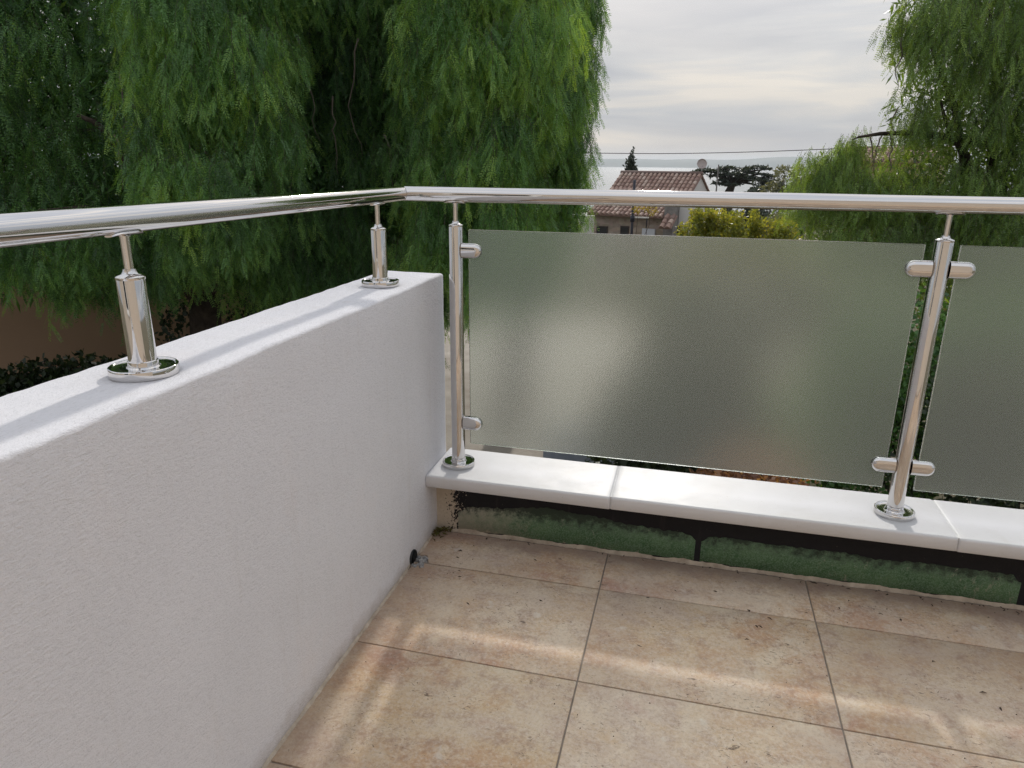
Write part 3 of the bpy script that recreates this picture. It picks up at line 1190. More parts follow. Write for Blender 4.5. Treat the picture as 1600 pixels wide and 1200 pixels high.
# --- big tree on the left: bright near mass in the photo between x 190 and 450
def d_main(px, py):
    c = (px - 335) / 170.0
    return 8.6 + 1.2 * min(1.5, c * c) + (0.35 if py < 150 else 0)
defsA = []
defsA += band(205, 445, -560, -120, lambda px, py: 9.4, 26, .55, 1.5, 14, .45, .6, 1)
defsA += band(200, 460, -120, 90, d_main, 24, .30, 1.25, 26, .55, .65, 2)
defsA += band(225, 440, 60, 250, d_main, 21, .28, 1.05, 26, .52, .6, 3)
defsA += band(255, 400, 220, 370, d_main, 10, .26, 0.9, 22, .46, .5, 4)
# shaded middle behind
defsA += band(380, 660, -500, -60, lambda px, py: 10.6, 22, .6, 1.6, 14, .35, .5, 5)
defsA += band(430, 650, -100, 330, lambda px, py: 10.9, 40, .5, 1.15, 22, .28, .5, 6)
defsA += band(-60, 250, 300, 400, lambda px, py: 10.4, 20, .42, 0.85, 20, .30, .4, 7)
defsA += band(240, 560, 300, 390, lambda px, py: 10.2, 24, .40, 0.85, 20, .36, .5, 8)
defsA += band(60, 240, 360, 420, lambda px, py: 10.2, 14, .30, 0.85, 20, .38, .4, 9)
defsA += band(370, 640, 370, 440, lambda px, py: 10.3, 24, .34, 1.0, 20, .34, .4, 10)
bA = W(300, 470, 11.2)
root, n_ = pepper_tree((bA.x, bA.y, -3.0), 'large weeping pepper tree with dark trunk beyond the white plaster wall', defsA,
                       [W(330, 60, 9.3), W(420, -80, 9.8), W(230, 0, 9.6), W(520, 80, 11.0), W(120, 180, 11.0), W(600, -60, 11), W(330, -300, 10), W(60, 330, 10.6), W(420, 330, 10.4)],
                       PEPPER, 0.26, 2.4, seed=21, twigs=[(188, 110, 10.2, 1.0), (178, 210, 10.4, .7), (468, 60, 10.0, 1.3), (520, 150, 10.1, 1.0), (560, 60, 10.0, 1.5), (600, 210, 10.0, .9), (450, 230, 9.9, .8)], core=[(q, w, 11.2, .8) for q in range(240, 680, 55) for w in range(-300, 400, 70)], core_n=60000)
TOT += n_
# --- tree to its right, reaching the sky edge
def d_right(px, py):
    c = (px - 760) / 150.0
    return 8.7 + 0.9 * min(2.2, c * c)
defsB = []
defsB += band(630, 900, -560, -120, lambda px, py: 9.6, 26, .55, 1.5, 14, .45, .6, 11)
defsB += band(645, 885, -130, 90, d_right, 28, .30, 1.25, 26, .58, .65, 12)
defsB += band(640, 880, 70, 260, d_right, 26, .29, 1.1, 26, .55, .6, 13)
defsB += band(630, 860, 240, 420, d_right, 21, .28, 1.0, 24, .46, .55, 14)
defsB += band(540, 720, 380, 560, lambda px, py: 10.6, 14, .4, .8, 20, .3, .4, 15)
defsB += band(855, 905, -120, 200, lambda px, py: 10.6, 16, .30, 1.05, 18, .48, .3, 16)
defsB += band(840, 890, 180, 350, lambda px, py: 10.9, 14, .30, 0.8, 18, .45, .3, 17)
defsB += band(885, 925, -140, 70, lambda px, py: 11.2, 16, .24, 0.9, 12, .42, .3, 18)
defsB += band(885, 915, 60, 180, lambda px, py: 11.2, 10, .22, 0.8, 12, .42, .3, 19)
defsB += band(875, 902, 170, 330, lambda px, py: 11.2, 10, .22, 0.7, 14, .45, .3, 20)
bB = W(800, 470, 11.4)
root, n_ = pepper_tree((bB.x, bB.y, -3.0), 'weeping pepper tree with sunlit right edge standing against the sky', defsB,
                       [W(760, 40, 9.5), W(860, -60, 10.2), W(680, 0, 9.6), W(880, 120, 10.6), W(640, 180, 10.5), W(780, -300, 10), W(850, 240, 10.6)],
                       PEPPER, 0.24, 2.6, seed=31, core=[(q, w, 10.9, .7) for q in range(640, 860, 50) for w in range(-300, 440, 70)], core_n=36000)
TOT += n_
# --- darker tree at the far left
defsC = []
defsC += band(-420, 240, -460, -40, lambda px, py: 12.8, 46, .7, 1.5, 12, .30, .6, 22, lambda px, py: 0.8)
defsC += band(-300, 240, -40, 350, lambda px, py: 11.6, 84, .55, 1.2, 15, .26, .6, 23, lambda px, py: 0.45 if 40 < px < 170 and py < 110 else 1)
defsC += band(420, 660, -300, 420, lambda px, py: 13.4, 44, .6, 1.4, 13, .24, .6, 24)
bC = W(-330, 400, 14.5)
root, n_ = pepper_tree((bC.x, bC.y, -3.0), 'dark pepper tree at the far left with bits of sky between its twigs', defsC,
                       [W(100, 60, 12.8), W(190, 200, 12.6), W(-60, 60, 12.9), W(20, 260, 12.7), W(160, -100, 12.9)],
                       PEPPER, 0.22, 2.4, seed=41, core=[(q, w, 13.6, .9) for q in range(-300, 700, 62) for w in range(-300, 390, 75) if not (90 < q < 160 and w < 60)], core_n=110000, core_size=.24, step=0.07, fl=0.24, nl=8, lw=0.014)
TOT += n_
# --- pepper tree on the right
defsD = []
defsD += band(1440, 1760, -420, -60, lambda px, py: 12.6, 26, .6, 1.4, 13, .5, .6, 32)
defsD += band(1445, 1700, -60, 330, lambda px, py: 12.0 + .6 * ((px - 1530) / 120) ** 2, 58, .48, 1.05, 18, .46, .5, 33)
defsD += band(1415, 1460, -40, 60, lambda px, py: 12.0, 7, .28, .75, 9, .35, .3, 34)
defsD += band(1415, 1450, 130, 200, lambda px, py: 12.0, 5, .28, .6, 14, .45, .3, 35)
defsD += band(1318, 1352, 206, 226, lambda px, py: 12.2, 5, .16, .6, 12, .55, .2, 40)
defsD += band(1268, 1318, 226, 250, lambda px, py: 12.2, 6, .2, .6, 12, .5, .2, 41)
defsD += band(1248, 1345, 240, 300, lambda px, py: 12.2, 16, .32, .75, 18, .5, .4, 36)
defsD += band(1340, 1430, 250, 300, lambda px, py: 12.2, 14, .34, .75, 18, .5, .4, 39)
defsD += band(1330, 1700, 280, 420, lambda px, py: 12.4, 34, .45, .8, 17, .42, .5, 37)
defsD += band(1300, 1480, 330, 400, lambda px, py: 11.6, 10, .35, .8, 16, .48, .3, 38)
bD = W(1560, 330, 13.4)
root, n_ = pepper_tree((bD.x, bD.y, -3.0), 'loose weeping pepper tree at the right edge above the second glass panel', defsD,
                       [W(1440, 30, 12.1), W(1540, 0, 12.2), W(1470, 160, 12.1), W(1600, 120, 12.6), W(1560, -250, 12.8), W(1480, 300, 12.2), W(1660, 60, 12.8)],
                       PEPPER_R, 0.17, 2.2, seed=51, twigs=[(1402, 170, 12.0, .55), (1378, 212, 12.1, .5), (1392, 212, 12.1, .6), (1360, 213, 12.1, .45), (1408, 60, 11.9, .7)], core=[(q, w, 13.2, .75) for q in range(1470, 1760, 60) for w in range(-200, 430, 75)] + [(q, w, 12.9, .5) for q in range(1290, 1470, 45) for w in (290, 340, 390)], core_n=34000, step=0.055, fl=0.20, nl=9, lw=0.011)
TOT += n_
# its bare limb reaching left over the little roof
pts = [W(1560, 225, 13.0), W(1480, 214, 12.4), W(1420, 207, 12.2), W(1375, 209, 12.2), W(1342, 214, 12.2), W(1332, 218, 12.2)]
pts = [p - root.location for p in pts]
MB().tube(pts, [.07, .05, .036, .028, .016, .007], 8).build('branch', BARK, root, label='bare limb reaching left towards the overhead wire')
print('pepper leaf triangles', TOT)


def bush(name, label, cat, base, blobs, n, size, mat_, tone=.5, seed=1, aspect=.35, up=0.3, stems=6, **kw):
    root = empty(name, base, label=label, cat=cat)
    V, T = leaf_cloud([b[:3] for b in blobs], [b[3] for b in blobs], n, size, tone, seed, aspect=aspect, up=up, **kw)
    tri_mesh('foliage', V - np.array(base), T, mat_, root, kind='stuff')
    b_ = MB()
    for i in range(stems):
        q = blobs[i % len(blobs)]
        tip = Vector(q[:3]) - Vector(base) + Vector((random.uniform(-.3, .3) * q[3], random.uniform(-.3, .3) * q[3], q[3] * .5))
        b_.tube(limb_path((random.uniform(-.1, .1), random.uniform(-.1, .1), -.05), tip, 0, 5, .08, i), [.03 * (1 - .8 * k / 5) * max(1, q[3]) for k in range(6)], 5)
    b_.build('stem', BARK, root)
    return root


HEDGE = m_leaf('dark_hedge_leaf', (0.012, 0.022, 0.01), (0.028, 0.05, 0.02), (0.06, 0.09, 0.03), .25)
YELLOW = m_leaf('yellow_green_leaf', (0.09, 0.125, 0.03), (0.21, 0.25, 0.06), (0.42, 0.37, 0.09), .5)
OLIVE = m_leaf('grey_green_leaf', (0.06, 0.075, 0.05), (0.12, 0.14, 0.10), (0.20, 0.22, 0.16), .3)
VDARK = HEDGE
CEDARM = m_leaf('cedar_needles', (0.02, 0.03, 0.022), (0.038, 0.055, 0.038), (0.07, 0.09, 0.06), .15)
REDL = m_leaf('reddish_leaf', (0.12, 0.06, 0.04), (0.27, 0.16, 0.115), (0.40, 0.28, 0.20), .4)

# tan boundary wall on the left and the dark hedge before it
TAN = m_plaster('tan_boundary_render', (0.42, 0.27, 0.18), 0.3, 0.6)
a, c_ = W(-420, 500, 17.0), W(470, 480, 15.0)
def wall_between(name, a, c_, z0, z1, th, m_, **k):
    d = (c_ - a); d.z = 0
    L = d.length
    o = MB().box(0, L, 0, th, z0, z1).build(name, m_, **k)
    o.location = (a.x, a.y, 0)
    o.rotation_euler = (0, 0, math.atan2(d.y, d.x))
    return o
wall_between('boundary_wall', a, c_, -3.02, -0.1, .25, TAN, label='tan rendered boundary wall behind the hanging pepper foliage', cat='wall')
bl = []
for i in range(16):
    p = W(-60 + 24 * i, 600, 12.2 + .2 * (i % 3))
    bl.append((p.x, p.y, -2.35 + .12 * math.sin(i * 1.7), .55))
bush('hedge', 'low dark hedge at the foot of the tan wall on the left', 'hedge', (bl[7][0], bl[7][1], -3.0), bl, 16000, .10, HEDGE, .4, 61)

# planting seen through the frosted glass and in the gap by the post
def shrub_at(px, dist, r, h, n, size, m_, name, label, tone=.5, seed=1, gz=-3.0, cat='shrub', **kw):
    p = W(px, 600, dist)
    blobs = [(p.x + random.uniform(-.5, .5) * r, p.y + random.uniform(-.5, .5) * r, gz + h * q, r * random.uniform(.5, .75)) for q in (.25, .4, .55, .7, .8)]
    return bush(name, label, cat, (p.x, p.y, gz), blobs, n, size, m_, tone, seed, **kw)


shrub_at(1060, 8.2, 1.1, 1.6, 5000, .10, HEDGE, 'shrub', 'dark rounded shrub blurred behind the middle of the first glass panel', .3, 71)
shrub_at(1030, 10.0, 1.3, 2.2, 5000, .10, HEDGE, 'shrub', 'tall dark shrub at the edge of the gravel drive behind the glass', .35, 72)
shrub_at(1330, 9.6, 1.3, 2.6, 12000, .065, PEPPER, 'shrub', 'leafy green shrub behind the left edge of the middle post', .22, 73)
shrub_at(1190, 6.9, .75, 1.1, 5000, .07, REDL, 'shrub', 'low reddish brown shrub just under the first glass panel', .5, 74)
shrub_at(1285, 6.9, .75, 1.2, 5000, .07, REDL, 'shrub', 'reddish brown shrub below the middle post', .4, 75)
shrub_at(1480, 9.8, 1.4, 2.6, 12000, .065, PEPPER, 'shrub', 'dark green shrub behind the second glass panel', .25, 76)
shrub_at(1640, 8.6, 1.4, 2.4, 9000, .075, HEDGE, 'shrub', 'dark green shrub behind the right end of the second glass panel', .5, 77)
shrub_at(430, 12.8, 1.5, 1.9, 9000, .09, HEDGE, 'shrub', 'dark shrub in the shade behind the pepper tree trunk', .35, 78)
shrub_at(560, 13.2, 1.7, 2.2, 10000, .09, HEDGE, 'shrub', 'wide dark shrub under the canopy left of the tall post', .35, 79)
p = W(905, 712, 9.6)
gw = empty('garden_wall', (p.x, p.y, -3.0), rz=-.1, label='low grey blue garden wall crossing the drive below the glass', cat='wall')
MB().box(-.55, .85, 0, .18, 0, .42).build('wall_body', m_noisy('blue_grey_render', (.22, .25, .29), (.30, .33, .37), 4), gw)
MB().box(-.58, .88, -.02, .20, .421, .46).build('wall_cap', m_noisy('slab', (.30, .32, .34), (.38, .40, .42), 4), gw)

# ------------------------------------------------------------------ house with tiled roofs on the slope
ROOFT = mat('clay_tile', (0.35, 0.2, 0.13), 0.85)
t = NT(ROOFT)
at = t.n('ShaderNodeAttribute', attribute_name='tone')
c1 = t.ramp(at.outputs['Fac'], [(0.0, (0.16, 0.11, 0.10)), (0.35, (0.33, 0.205, 0.17)), (0.7, (0.47, 0.33, 0.27)), (1.0, (0.58, 0.47, 0.40))])
t.l(t.mix(t.math('MULTIPLY', t.noise(t.coords(), 6, 4), .5), c1, (.22, .16, .12)), t.b.inputs['Base Color'])


def tiled_roof(o, u_, d_, W_, L_, parent, pitch=0.31, row=0.42, seed=1, name='roof'):
    """o: upper left corner, u_: along the ridge, d_: down the slope (unit). canal tiles as one part"""
    r_ = random.Random(seed)
    u_, d_ = Vector(u_).normalized(), Vector(d_).normalized()
    n__ = u_.cross(d_)
    if n__.z < 0: n__ = -n__
    o = Vector(o)
    b = MB()
    tones = []
    nc_, nr_ = max(1, round(W_ / pitch)), max(1, round(L_ / row))
    pw, pl = W_ / nc_, L_ / nr_
    cols_ = range(nc_)
    # deck
    e_ = [o - n__ * .02, o + u_ * W_ - n__ * .02, o + u_ * W_ + d_ * L_ - n__ * .02, o + d_ * L_ - n__ * .02]
    b.add(e_ + [q - n__ * .08 for q in e_], [(0, 1, 2, 3), (7, 6, 5, 4), (0, 4, 5, 1), (1, 5, 6, 2), (2, 6, 7, 3), (3, 7, 4, 0)])
    tones += [0.25] * 6
    for i in cols_:
        cx_ = (i + .5) * pw
        for j in range(nr_):
            tn = min(1, max(0, r_.gauss(.55, .22)))
            r0, r1 = pw * .30, pw * .37
            s0, s1 = j * pl - .02, (j + 1) * pl + .04
            sh = r_.uniform(-.008, .008)
            v = []
            for (ss, rad, lift) in ((s0, r0, 0.0), (s1, r1, 0.03)):
                for k in range(6):
                    a = PI * k / 5
                    v.append(o + u_ * (cx_ + sh + rad * math.cos(a)) + d_ * ss + n__ * (rad * math.sin(a) * 1.0 + lift))
            f = [(k, k + 1, k + 7, k + 6) for k in range(5)] + [(6, 7, 8, 9, 10, 11)]
            b.add(v, f)
            tones += [tn] * 6
    me = b.mesh(name)
    a = me.attributes.new('tone', 'FLOAT', 'FACE')
    a.data.foreach_set('value', np.array(tones, dtype=np.float32))
    return link(name, me, ROOFT, parent, kind='stuff')


STONE = mat('stone_wall', (0.3, 0.25, 0.2), 0.9)
t = NT(STONE)
v_ = t.coords()
vo = t.n('ShaderNodeTexVoronoi', Scale=3.2)
t.l(t.coords((1, 1, 1.8)), vo.inputs['Vector'])
hs = t.n('ShaderNodeHueSaturation', Saturation=0.15)
t.l(vo.outputs['Color'], hs.inputs['Color'])
t.l(t.mix(.5, t.mix(t.noise(v_, 5, 4), (.22, .17, .135), (.36, .29, .23)), hs.outputs['Color'], 'SOFT_LIGHT'), t.b.inputs['Base Color'])
WHITEW = m_plaster('white_house_render', (0.66, 0.64, 0.62), .2, .5)
SHUT = mat('dark_window', (0.02, 0.022, 0.025), 0.2)
WOOD = mat('dark_wood', (0.05, 0.035, 0.028), 0.7)

HD = 50.0
TH = R(20)
hr_ = W(1095, 272, HD)                 # ridge, right end
house = empty('house', (hr_.x, hr_.y, -6.5), rz=-TH, label='stone and white house with clay tiled roofs below the horizon', cat='house')
zr = hr_.z + 6.5                        # ridge height in house space
# local: +x along the ridge to the right gable, -y down the front slope
RL, HWD, PT = 5.75, 3.4, R(33)
drop = HWD * math.tan(PT)
dn = Vector((0, -math.cos(PT), -math.sin(PT)))
up_ = Vector((0, math.cos(PT), -math.sin(PT)))
tiled_roof((-RL, 0, zr), (1, 0, 0), dn, RL + .12, HWD / math.cos(PT), house, seed=1)
tiled_roof((-RL, 0, zr), (1, 0, 0), up_, RL + .12, HWD / math.cos(PT), house, seed=2)
b = MB()
b.tube([(-RL, 0, zr + .03), (.12, 0, zr + .03)], .13, 8).build('ridge_cap', ROOFT, house)
# gabled body
v = [(-RL + .15, -HWD + .3, 0), (0, -HWD + .3, 0), (0, HWD - .3, 0), (-RL + .15, HWD - .3, 0)]
ze = zr - (HWD - .3) * math.tan(PT) - .14
v += [(-RL + .15, -HWD + .3, ze), (0, -HWD + .3, ze), (0, HWD - .3, ze), (-RL + .15, HWD - .3, ze), (-RL + .15, 0, zr - .14), (0, 0, zr - .14)]
MB().add(v, [(0, 1, 5, 4), (1, 2, 6, 9, 5), (2, 3, 7, 6), (3, 0, 4, 8, 7), (4, 5, 9, 8), (6, 7, 8, 9)]).build('wall', WHITEW, house)
# lower front roof and the stone wall below it
M_h = Matrix.Translation(house.location) @ Matrix.Rotation(-TH, 4, 'Z')
Mi = M_h.inverted()
def hl(px, py, d):
    return Mi @ W(px, py, d)
eR, eL = hl(1036, 338, HD - 6.2), hl(917, 333, HD - 4.2)
yF = -7.0
def on_front(px, py, yl):
    """house-space point on the plane y = yl seen at a photo pixel"""
    o_ = Mi @ Vector(CAM)
    p_ = Mi @ W(px, py, 10)
    t_ = (yl - o_.y) / (p_.y - o_.y)
    return o_ + (p_ - o_) * t_
LP = R(24)
yE = -6.6
er, el = on_front(1035, 338, yE), on_front(917, 335, yE)
zE = (er.z + el.z) / 2
top_len = 3.2 / math.cos(LP)
tiled_roof((el.x, yE + 3.2, zE + 3.2 * math.tan(LP)), (1, 0, 0), (0, -math.cos(LP), -math.sin(LP)), er.x - el.x, top_len, house, seed=3)
MB().box(el.x + .25, er.x + .6, yE + .55, yE + 3.1, 0, zE + .12).build('wall', STONE, house, label='rough stone front wall')
MB().box(el.x + .1, er.x - .1, yE + .05, yE + .5, zE - .10, zE - .03).build('eaves_board', WOOD, house)
# stone buttress / chimney stack right of the lower roof, with a small tiled lean-to
bl_, br_ = on_front(1034, 330, yE + .3), on_front(1054, 330, yE + .3)
MB().box(er.x + .02, br_.x, yE + .2, yE + 3.0, 0, on_front(1040, 318, yE + .3).z).build('chimney', m_noisy('grey_stone', (.17, .16, .155), (.30, .28, .26), 3, bump=.6), house)
sl_, sr_ = on_front(1026, 358, yE - .6), on_front(1043, 340, yE - .6)
tiled_roof((sl_.x + .15, yE + .18, sr_.z + .1), (1, 0, 0), (0, -math.cos(R(38)), -math.sin(R(38))), .75, 1.1, house, seed=5)
# right hand white wing
w0, w1 = on_front(1055, 322, yE + 1.0), on_front(1078, 322, yE + 1.0)
MB().box(br_.x + .02, w1.x + .05, yE + 1.0, -HWD + .28, 0, on_front(1060, 322, yE + 1).z).build('wall', WHITEW, house, label='white side wall right of the chimney')
def house_window(px0, px1, py0, py1, yl, frame=True):
    a_, c2 = on_front(px0, py1, yl), on_front(px1, py0, yl)
    w_ = MB().box(a_.x, c2.x, yl - .03, yl + .05, a_.z, c2.z).build('window', SHUT, house)
    fb = MB()
    for q in ((a_.x - .05, a_.x, a_.z, c2.z), (c2.x, c2.x + .05, a_.z, c2.z), (a_.x - .05, c2.x + .05, c2.z, c2.z + .06), (a_.x - .05, c2.x + .05, a_.z - .06, a_.z)):
        fb.box(q[0], q[1], yl - .05, yl + .01, q[2], q[3])
    fb.build('window_frame', WOOD, w_)
house_window(933, 949, 355, 370, yE + .54)
house_window(970, 982, 355, 372, yE + .54)
a_, c2 = on_front(1003, 372, yE + .5), on_front(1024, 358, yE + .5)
MB().box(a_.x, c2.x, yE + .44, yE + .53, a_.z - .6, c2.z).build('door', mat('pale_shutter', (.55, .56, .60), .6), house)
house_window(1056, 1065, 355, 372, yE + .98)
# pale annex on the left
a_, c2 = on_front(826, 372, yE + 1.2), on_front(918, 337, yE + 1.2)
MB().box(a_.x, el.x + .2, yE + 1.2, yE + 4, 0, c2.z).build('wall', WHITEW, house, label='pale annex wall left of the stone front')
# satellite dish on the gable
p = Mi @ W(1094, 254, HD + .3)
ds = empty('satellite_dish', M_h @ Vector((0.0, 0.05, zr + .02)), rz=R(12), label='small round satellite dish on a mast at the right end of the tiled ridge', cat='satellite dish')
MB().tube([(0, 0, -.2), (0, 0, .62)], .022, 8).build('mast', mat('mast_metal', (.3, .3, .3), .5, .6), ds)
b = MB()
Md = Matrix.Translation((-.02, -.08, .62)) @ Matrix.Rotation(R(78), 4, 'X')
b.lathe([(0.0, 0.0), (.12, .006), (.22, .022), (.31, .05), (.32, .05), (.22, .03), (.0, -.012)], 24, Md)
b.build('dish', mat('dish_paint', (.42, .36, .34), .6), ds)
MB().tube([(0, -.05, .45), (.0, -.42, .50)], .012, 6).build('feed_arm', mat('mast_metal2', (.2, .2, .2), .5), ds)
# tv aerial bar
p = M_h @ Vector((-1.0, 0.0, zr + .05))
# dark lamp / service pole in front of the house
p = W(988, 345, 42)
pole = empty('lamp_post', (p.x, p.y, -5.5), label='dark post with a white bracket in front of the tiled roof', cat='post')
zt_ = W(988, 281, 42).z + 5.5
DARKM = mat('dark_painted_metal', (.018, .018, .03), .5)
MB().tube([(0, 0, 0), (0, 0, zt_)], .075, 10).build('shaft', DARKM, pole)
zb_ = W(988, 340, 42).z + 5.5
MB().tube([(0, 0, zb_ - .22), (0, 0, zb_ + .10)], .13, 10).build('collar', DARKM, pole)
MB().box(.05, .92, -.03, .03, zb_ - .02, zb_ + .05).build('bracket', mat('white_bracket', (.7, .7, .7), .5), pole)
MB().tube([(.82, 0, zb_), (.80, 0, zb_ - .55)], .035, 8).build('hanger', DARKM, pole)
YS = W(1005, 326, 41.5)
bush('shrub', 'yellow flowering twig tops beside the dark post', 'shrub', (YS.x, YS.y, -5.5), [(YS.x + q, YS.y, YS.z + w_, .30) for q, w_ in ((-.3, .0), (.25, .1), (.5, -.1))] + [(YS.x, YS.y, -4.9, .4)], 500, .12, m_leaf('yellow_flower', (.17, .15, .03), (.28, .24, .05), (.4, .34, .08), .4), .5, 83, stems=3)

# thin mast near the cedar
p = W(1119, 300, 58)
MB().tube([(0, 0, -4), (0, 0, W(1119, 257, 58).z - p.z + 0)], [.06, .05], 8).build('telegraph_pole', mat('weathered_pole', (.12, .11, .10), .8), label='slim grey pole before the flat topped cedar', cat='pole').location = p
# overhead wire
pts = []
for i in range(41):
    px = 780 + (1420 - 780) * i / 40
    py = 232 + 0.0 * i
    u_ = (px - 1040) / 300
    py = 240.0 - 6.5 * u_ * u_ + (px - 1040) * (-0.010 if px > 1040 else -0.0)
    pts.append(W(px, py, 30))
o = MB().tube([p - pts[0] for p in pts], .014, 6)
ow = o.build('overhead_wire', mat('cable', (.03, .03, .03), .6), label='thin dark overhead cable sagging across the sky', cat='cable')
ow.location = pts[0]

# cypress tip behind the roof
cb = W(985, 268, 56)
cyp = empty('cypress_tree', (cb.x, cb.y, -7.0), label='dark pointed cypress rising behind the left end of the ridge', cat='tree')
zt_ = W(987, 233, 56).z
blobs = []
for k in range(26):
    q = k / 25
    z = cb.z - 3.5 + (zt_ - cb.z + 3.5) * q
    rr_ = .62 * min(1, (1 - q) * 2.1) ** .8 * (1 if q < .8 else .75) + .04
    blobs.append((cb.x + (.12 if q > .85 else 0) + random.uniform(-.08, .08), cb.y + random.uniform(-.1, .1), z, rr_))
V, T = leaf_cloud([q[:3] for q in blobs], [q[3] for q in blobs], 5200, .26, .35, 91, flat=1.1, aspect=.22, up=2.2, shell=.3)
tri_mesh('crown', V - np.array(cyp.location), T, CEDARM, cyp, kind='stuff')
MB().tube([(0, 0, 0), (0, 0, 6.5)], [.2, .08], 8).build('trunk', BARK, cyp)

# flat topped cedar
cb = W(1139, 300, 88)
cz0 = -9.0
ced = empty('cedar_tree', (cb.x, cb.y, cz0), label='dark cedar with flat layered branches right of the tiled house', cat='tree')
def cp(px, py, dd=0): return W(px, py, 88 + dd)
tr_top = cp(1160, 272)
MB().tube([(0, 0, 0), tuple(cp(1136, 330) - ced.location), tuple(cp(1139, 300) - ced.location), tuple(cp(1146, 285) - ced.location), tuple(tr_top - ced.location)], [.8, .6, .5, .35, .12], 10).build('trunk', BARK, ced)
pads = []
lay = [(1100, 1135, 265, 3), (1112, 1160, 271, 4), (1125, 1175, 278, 4), (1165, 1200, 263, 2), (1150, 1205, 272, 4), (1170, 1216, 281, 4), (1120, 1150, 285, 3), (1180, 1212, 291, 3), (1172, 1195, 298, 3), (1086, 1112, 268, 2), (1190, 1222, 287, 3), (1130, 1165, 263, 2)]
for i, (x0, x1, py, k_) in enumerate(lay):
    for q in range(14):
        u_ = q / 13
        pads.append((*cp(x0 + (x1 - x0) * u_, py + 2.5 * math.sin(u_ * 3 + i) + (3 * abs(u_ - .5)), random.uniform(-2.5, 2.5)), random.uniform(.35, .75)))
    tip = cp(x0 if x0 < 1139 else x1, py + 1)
    MB().tube(limb_path(cp(1142, 296 - i) - ced.location, tip - ced.location, .6, 6, .05, i), [.22, .2, .17, .13, .1, .07, .04], 6).build('branch', BARK, ced)
V, T = leaf_cloud([q[:3] for q in pads], [q[3] for q in pads], 8500, .42, .4, 92, flat=.13, aspect=.2, up=.1, shell=.1, lie=.3)
tri_mesh('crown', V - np.array(ced.location), T, CEDARM, ced, kind='stuff')

# dark conifers below, olive, light-leaved tree
def cone_tree(px, dist, py_top, w, n, label, seed, gz):
    p = W(px, 330, dist)
    top = W(px, py_top, dist).z
    r0 = empty('conifer_tree', (p.x, p.y, gz), label=label, cat='tree')
    bb = []
    for k in range(16):
        q = k / 15
        bb.append((p.x + random.uniform(-.3, .3), p.y, gz + .8 + (top - gz - .8) * q, w * (1 - q) ** .7 + .15))
    V, T = leaf_cloud([q[:3] for q in bb], [q[3] for q in bb], n, .38, .35, seed, flat=.7, aspect=.25, up=.5, shell=.4)
    tri_mesh('crown', V - np.array(r0.location), T, CEDARM, r0, kind='stuff')
    MB().tube([(0, 0, 0), (0, 0, (top - gz) * .8)], [.2, .06], 8).build('trunk', BARK, r0)
cone_tree(1180, 62, 283, 2.4, 5000, 'broad dark conifer below the right side of the cedar', 93, -8.0)
cone_tree(1140, 55, 330, 2.6, 5000, 'dark conifer standing above the yellow green bushes', 94, -7.5)
cone_tree(1100, 48, 315, 1.2, 2500, 'small dark conifer beside the white house wall', 95, -6.5)
bb = []
for q in range(16):
    p = W(random.uniform(1200, 1260), random.uniform(268, 320), 34 + random.uniform(-1, 1))
    bb.append((p.x, p.y, p.z, random.uniform(.25, .5)))
p = W(1222, 300, 34)
bush('olive_tree', 'airy pale leaved tree between the cedar and the right pepper tree', 'tree', (p.x, p.y, -4.6), bb, 3600, .13, OLIVE, .5, 96, stems=9, aspect=.25)
bb = []
for q in range(14):
    p = W(random.uniform(1190, 1262), random.uniform(352, 395), 27 + random.uniform(-1, 1))
    bb.append((p.x, p.y, p.z, random.uniform(.3, .5)))
p = W(1222, 370, 27)
bush('shrub', 'grey green rounded shrub left of the right pepper tree', 'shrub', (p.x, p.y, -3.2), bb, 6000, .09, OLIVE, .4, 97, aspect=.25)
# yellow green bushes
for i, (x0, x1, y0, n_, lab) in enumerate(((1062, 1125, 338, 3600, 'yellow green leafy bush in front of the white house wall'), (1120, 1185, 340, 3600, 'yellow green leafy bush with autumn tinted leaves below the cedar'), (1180, 1250, 356, 3000, 'low yellow green bush next to the grey green shrub'))):
    bb = []
    for q in range(22):
        px = random.uniform(x0, x1)
        p = W(px, random.uniform(y0 + 24, 425), 22 + random.uniform(-.8, .8))
        bb.append((p.x, p.y, p.z, random.uniform(.16, .36)))
    for q in range(13):      # upright shoots
        px = random.uniform(x0 + 4, x1 - 4)
        yt = y0 - random.uniform(-2, 12)
        for w_ in range(7):
            p = W(px + random.uniform(-2, 2), yt + w_ * 5, 22 + random.uniform(-.5, .5))
            bb.append((p.x, p.y, p.z, .11))
    p = W((x0 + x1) / 2, 380, 22)
    bush('yellow_green_bush', lab, 'bush', (p.x, p.y, -3.0), bb, int(n_ * 1.5), .095, YELLOW, .45, 101 + i, aspect=.33, stems=16)

# small far house behind the right pepper tree
p = W(1372, 231, 46)
h2 = empty('house', (p.x, p.y, -4.5), rz=R(-22), label='ochre house with orange tiled roof half hidden by the right pepper tree', cat='house')
zt_ = p.z + 4.5
MB().box(-2.0, 3.0, .6, 4.4, 0, zt_ - .75).build('wall', m_plaster('ochre_render', (.42, .33, .19), .3, .5), h2)
tiled_roof((-2.2, 2.5, zt_ + .1), (1, 0, 0), (0, -math.cos(R(20)), -math.sin(R(20))), 5.4, 2.4, h2, seed=7)
tiled_roof((-2.2, 2.5, zt_ + .1), (1, 0, 0), (0, math.cos(R(20)), -math.sin(R(20))), 5.4, 2.4, h2, seed=8)

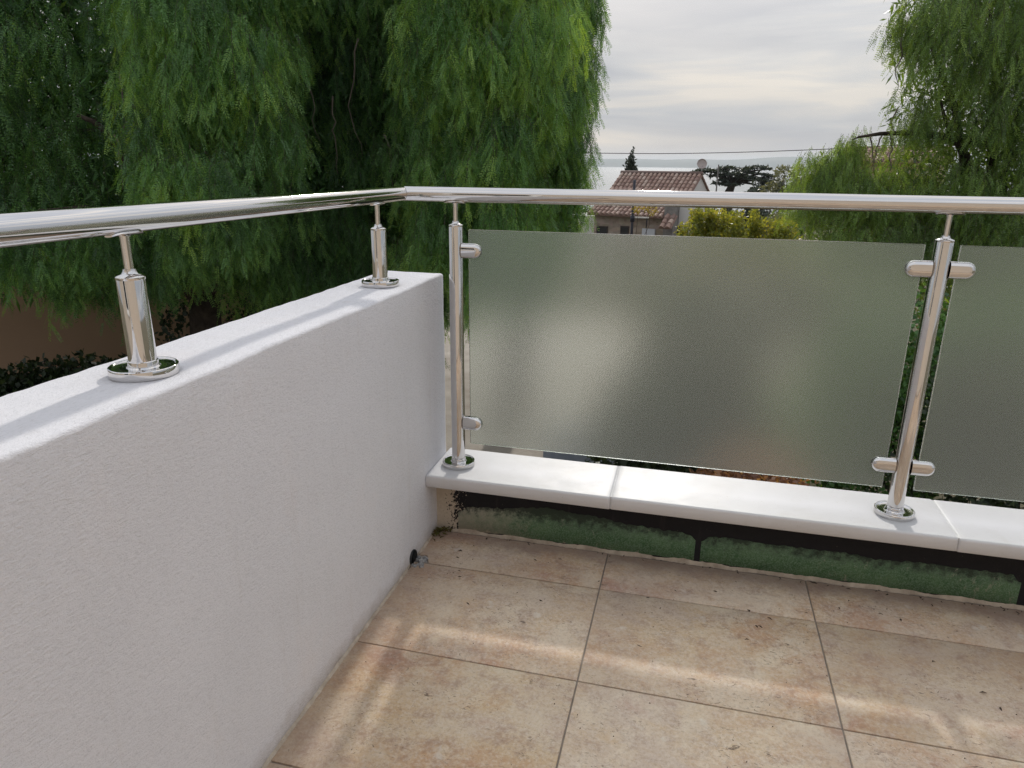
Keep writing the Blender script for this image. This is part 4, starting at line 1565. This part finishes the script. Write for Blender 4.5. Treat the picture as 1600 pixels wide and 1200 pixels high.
# green belt on the slope so no bare earth shows between the trees
MEAD = m_leaf('scrub_leaf', (0.03, 0.045, 0.02), (0.06, 0.085, 0.035), (0.11, 0.13, 0.05), .3)
bb = []
for i in range(150):
    az = R(random.uniform(-62, 42))
    d_ = random.uniform(19, 32)
    x, y = CAM[0] + math.sin(az) * d_, CAM[1] + math.cos(az) * d_
    bb.append((x, y, terrain_z(x, y) + .2, random.uniform(.7, 1.3)))
V, T = leaf_cloud([q[:3] for q in bb], [q[3] for q in bb], 26000, .22, .45, 120, flat=.8, aspect=.3)
tri_mesh('undergrowth', V, T, MEAD, kind='stuff')
bb = []
for i in range(120):
    az = R(random.uniform(-30, 30))
    d_ = random.uniform(60, 230)
    x, y = CAM[0] + math.sin(az) * d_, CAM[1] + math.cos(az) * d_
    bb.append((x, y, terrain_z(x, y) + .6, random.uniform(1.5, 2.6)))
V, T = leaf_cloud([q[:3] for q in bb], [q[3] for q in bb], 26000, .7, .4, 121, flat=.8, aspect=.3)
tri_mesh('hillside_scrub', V, T, MEAD, kind='stuff')

# ------------------------------------------------------------------ small litter on the terrace
LIT = mat('dry_leaf_litter', (.05, .032, .02), .8)
r_ = np.random.default_rng(5)
def litter(name, n, px, py, sz, m_, seed, pile=0.0, **k):
    r_ = np.random.default_rng(seed)
    b = MB()
    for i in range(n):
        x, y = px(r_), py(r_)
        L = sz * r_.uniform(.6, 1.5)
        w_ = L * r_.uniform(.10, .22)
        cv = r_.uniform(-.25, .25) * L
        z = .0012 + pile * r_.random() * max(0, 1 - math.hypot(x - .03, y - .055) / .05)
        Mx = Matrix.Translation((x, y, z)) @ Matrix.Rotation(r_.uniform(0, 6.28), 4, 'Z') @ Matrix.Rotation(r_.uniform(-.5, .5) * (1 if pile else .15), 4, 'Y')
        v = [(-L / 2, 0, 0), (0, -w_ + cv, .0015), (L / 2, 0, 0), (0, w_ + cv, .002)]
        b.add(v + [(p[0], p[1], p[2] - .0006) for p in v], [(0, 1, 2, 3), (7, 6, 5, 4), (0, 4, 5, 1), (1, 5, 6, 2), (2, 6, 7, 3), (3, 7, 4, 0)], False, Mx)
    return b.build(name, m_, kind='stuff', **k)
litter('fallen_leaves', 42, lambda r: r.uniform(.12, 2.4), lambda r: .07 - abs(r.normal(0, .22)), .012, LIT, 5)
litter('leaf_litter', 60, lambda r: r.uniform(.08, 2.2), lambda r: r.uniform(.065, .082), .010, LIT, 6)
litter('dirt_specks', 260, lambda r: r.uniform(.05, 2.4), lambda r: r.uniform(-1.3, .07), .0035, LIT, 7)
LIT2 = m_noisy('corner_leaves', (.10, .05, .02), (.10, .12, .03), 60, .8, 0)
litter('corner_leaf_pile', 46, lambda r: abs(r.normal(0, .022)) + .004, lambda r: .09 - abs(r.normal(0, .03)), .022, LIT2, 8, .03)

print('ALL TRIS', sum(len(o.data.polygons) for o in bpy.data.objects if o.type == 'MESH'))
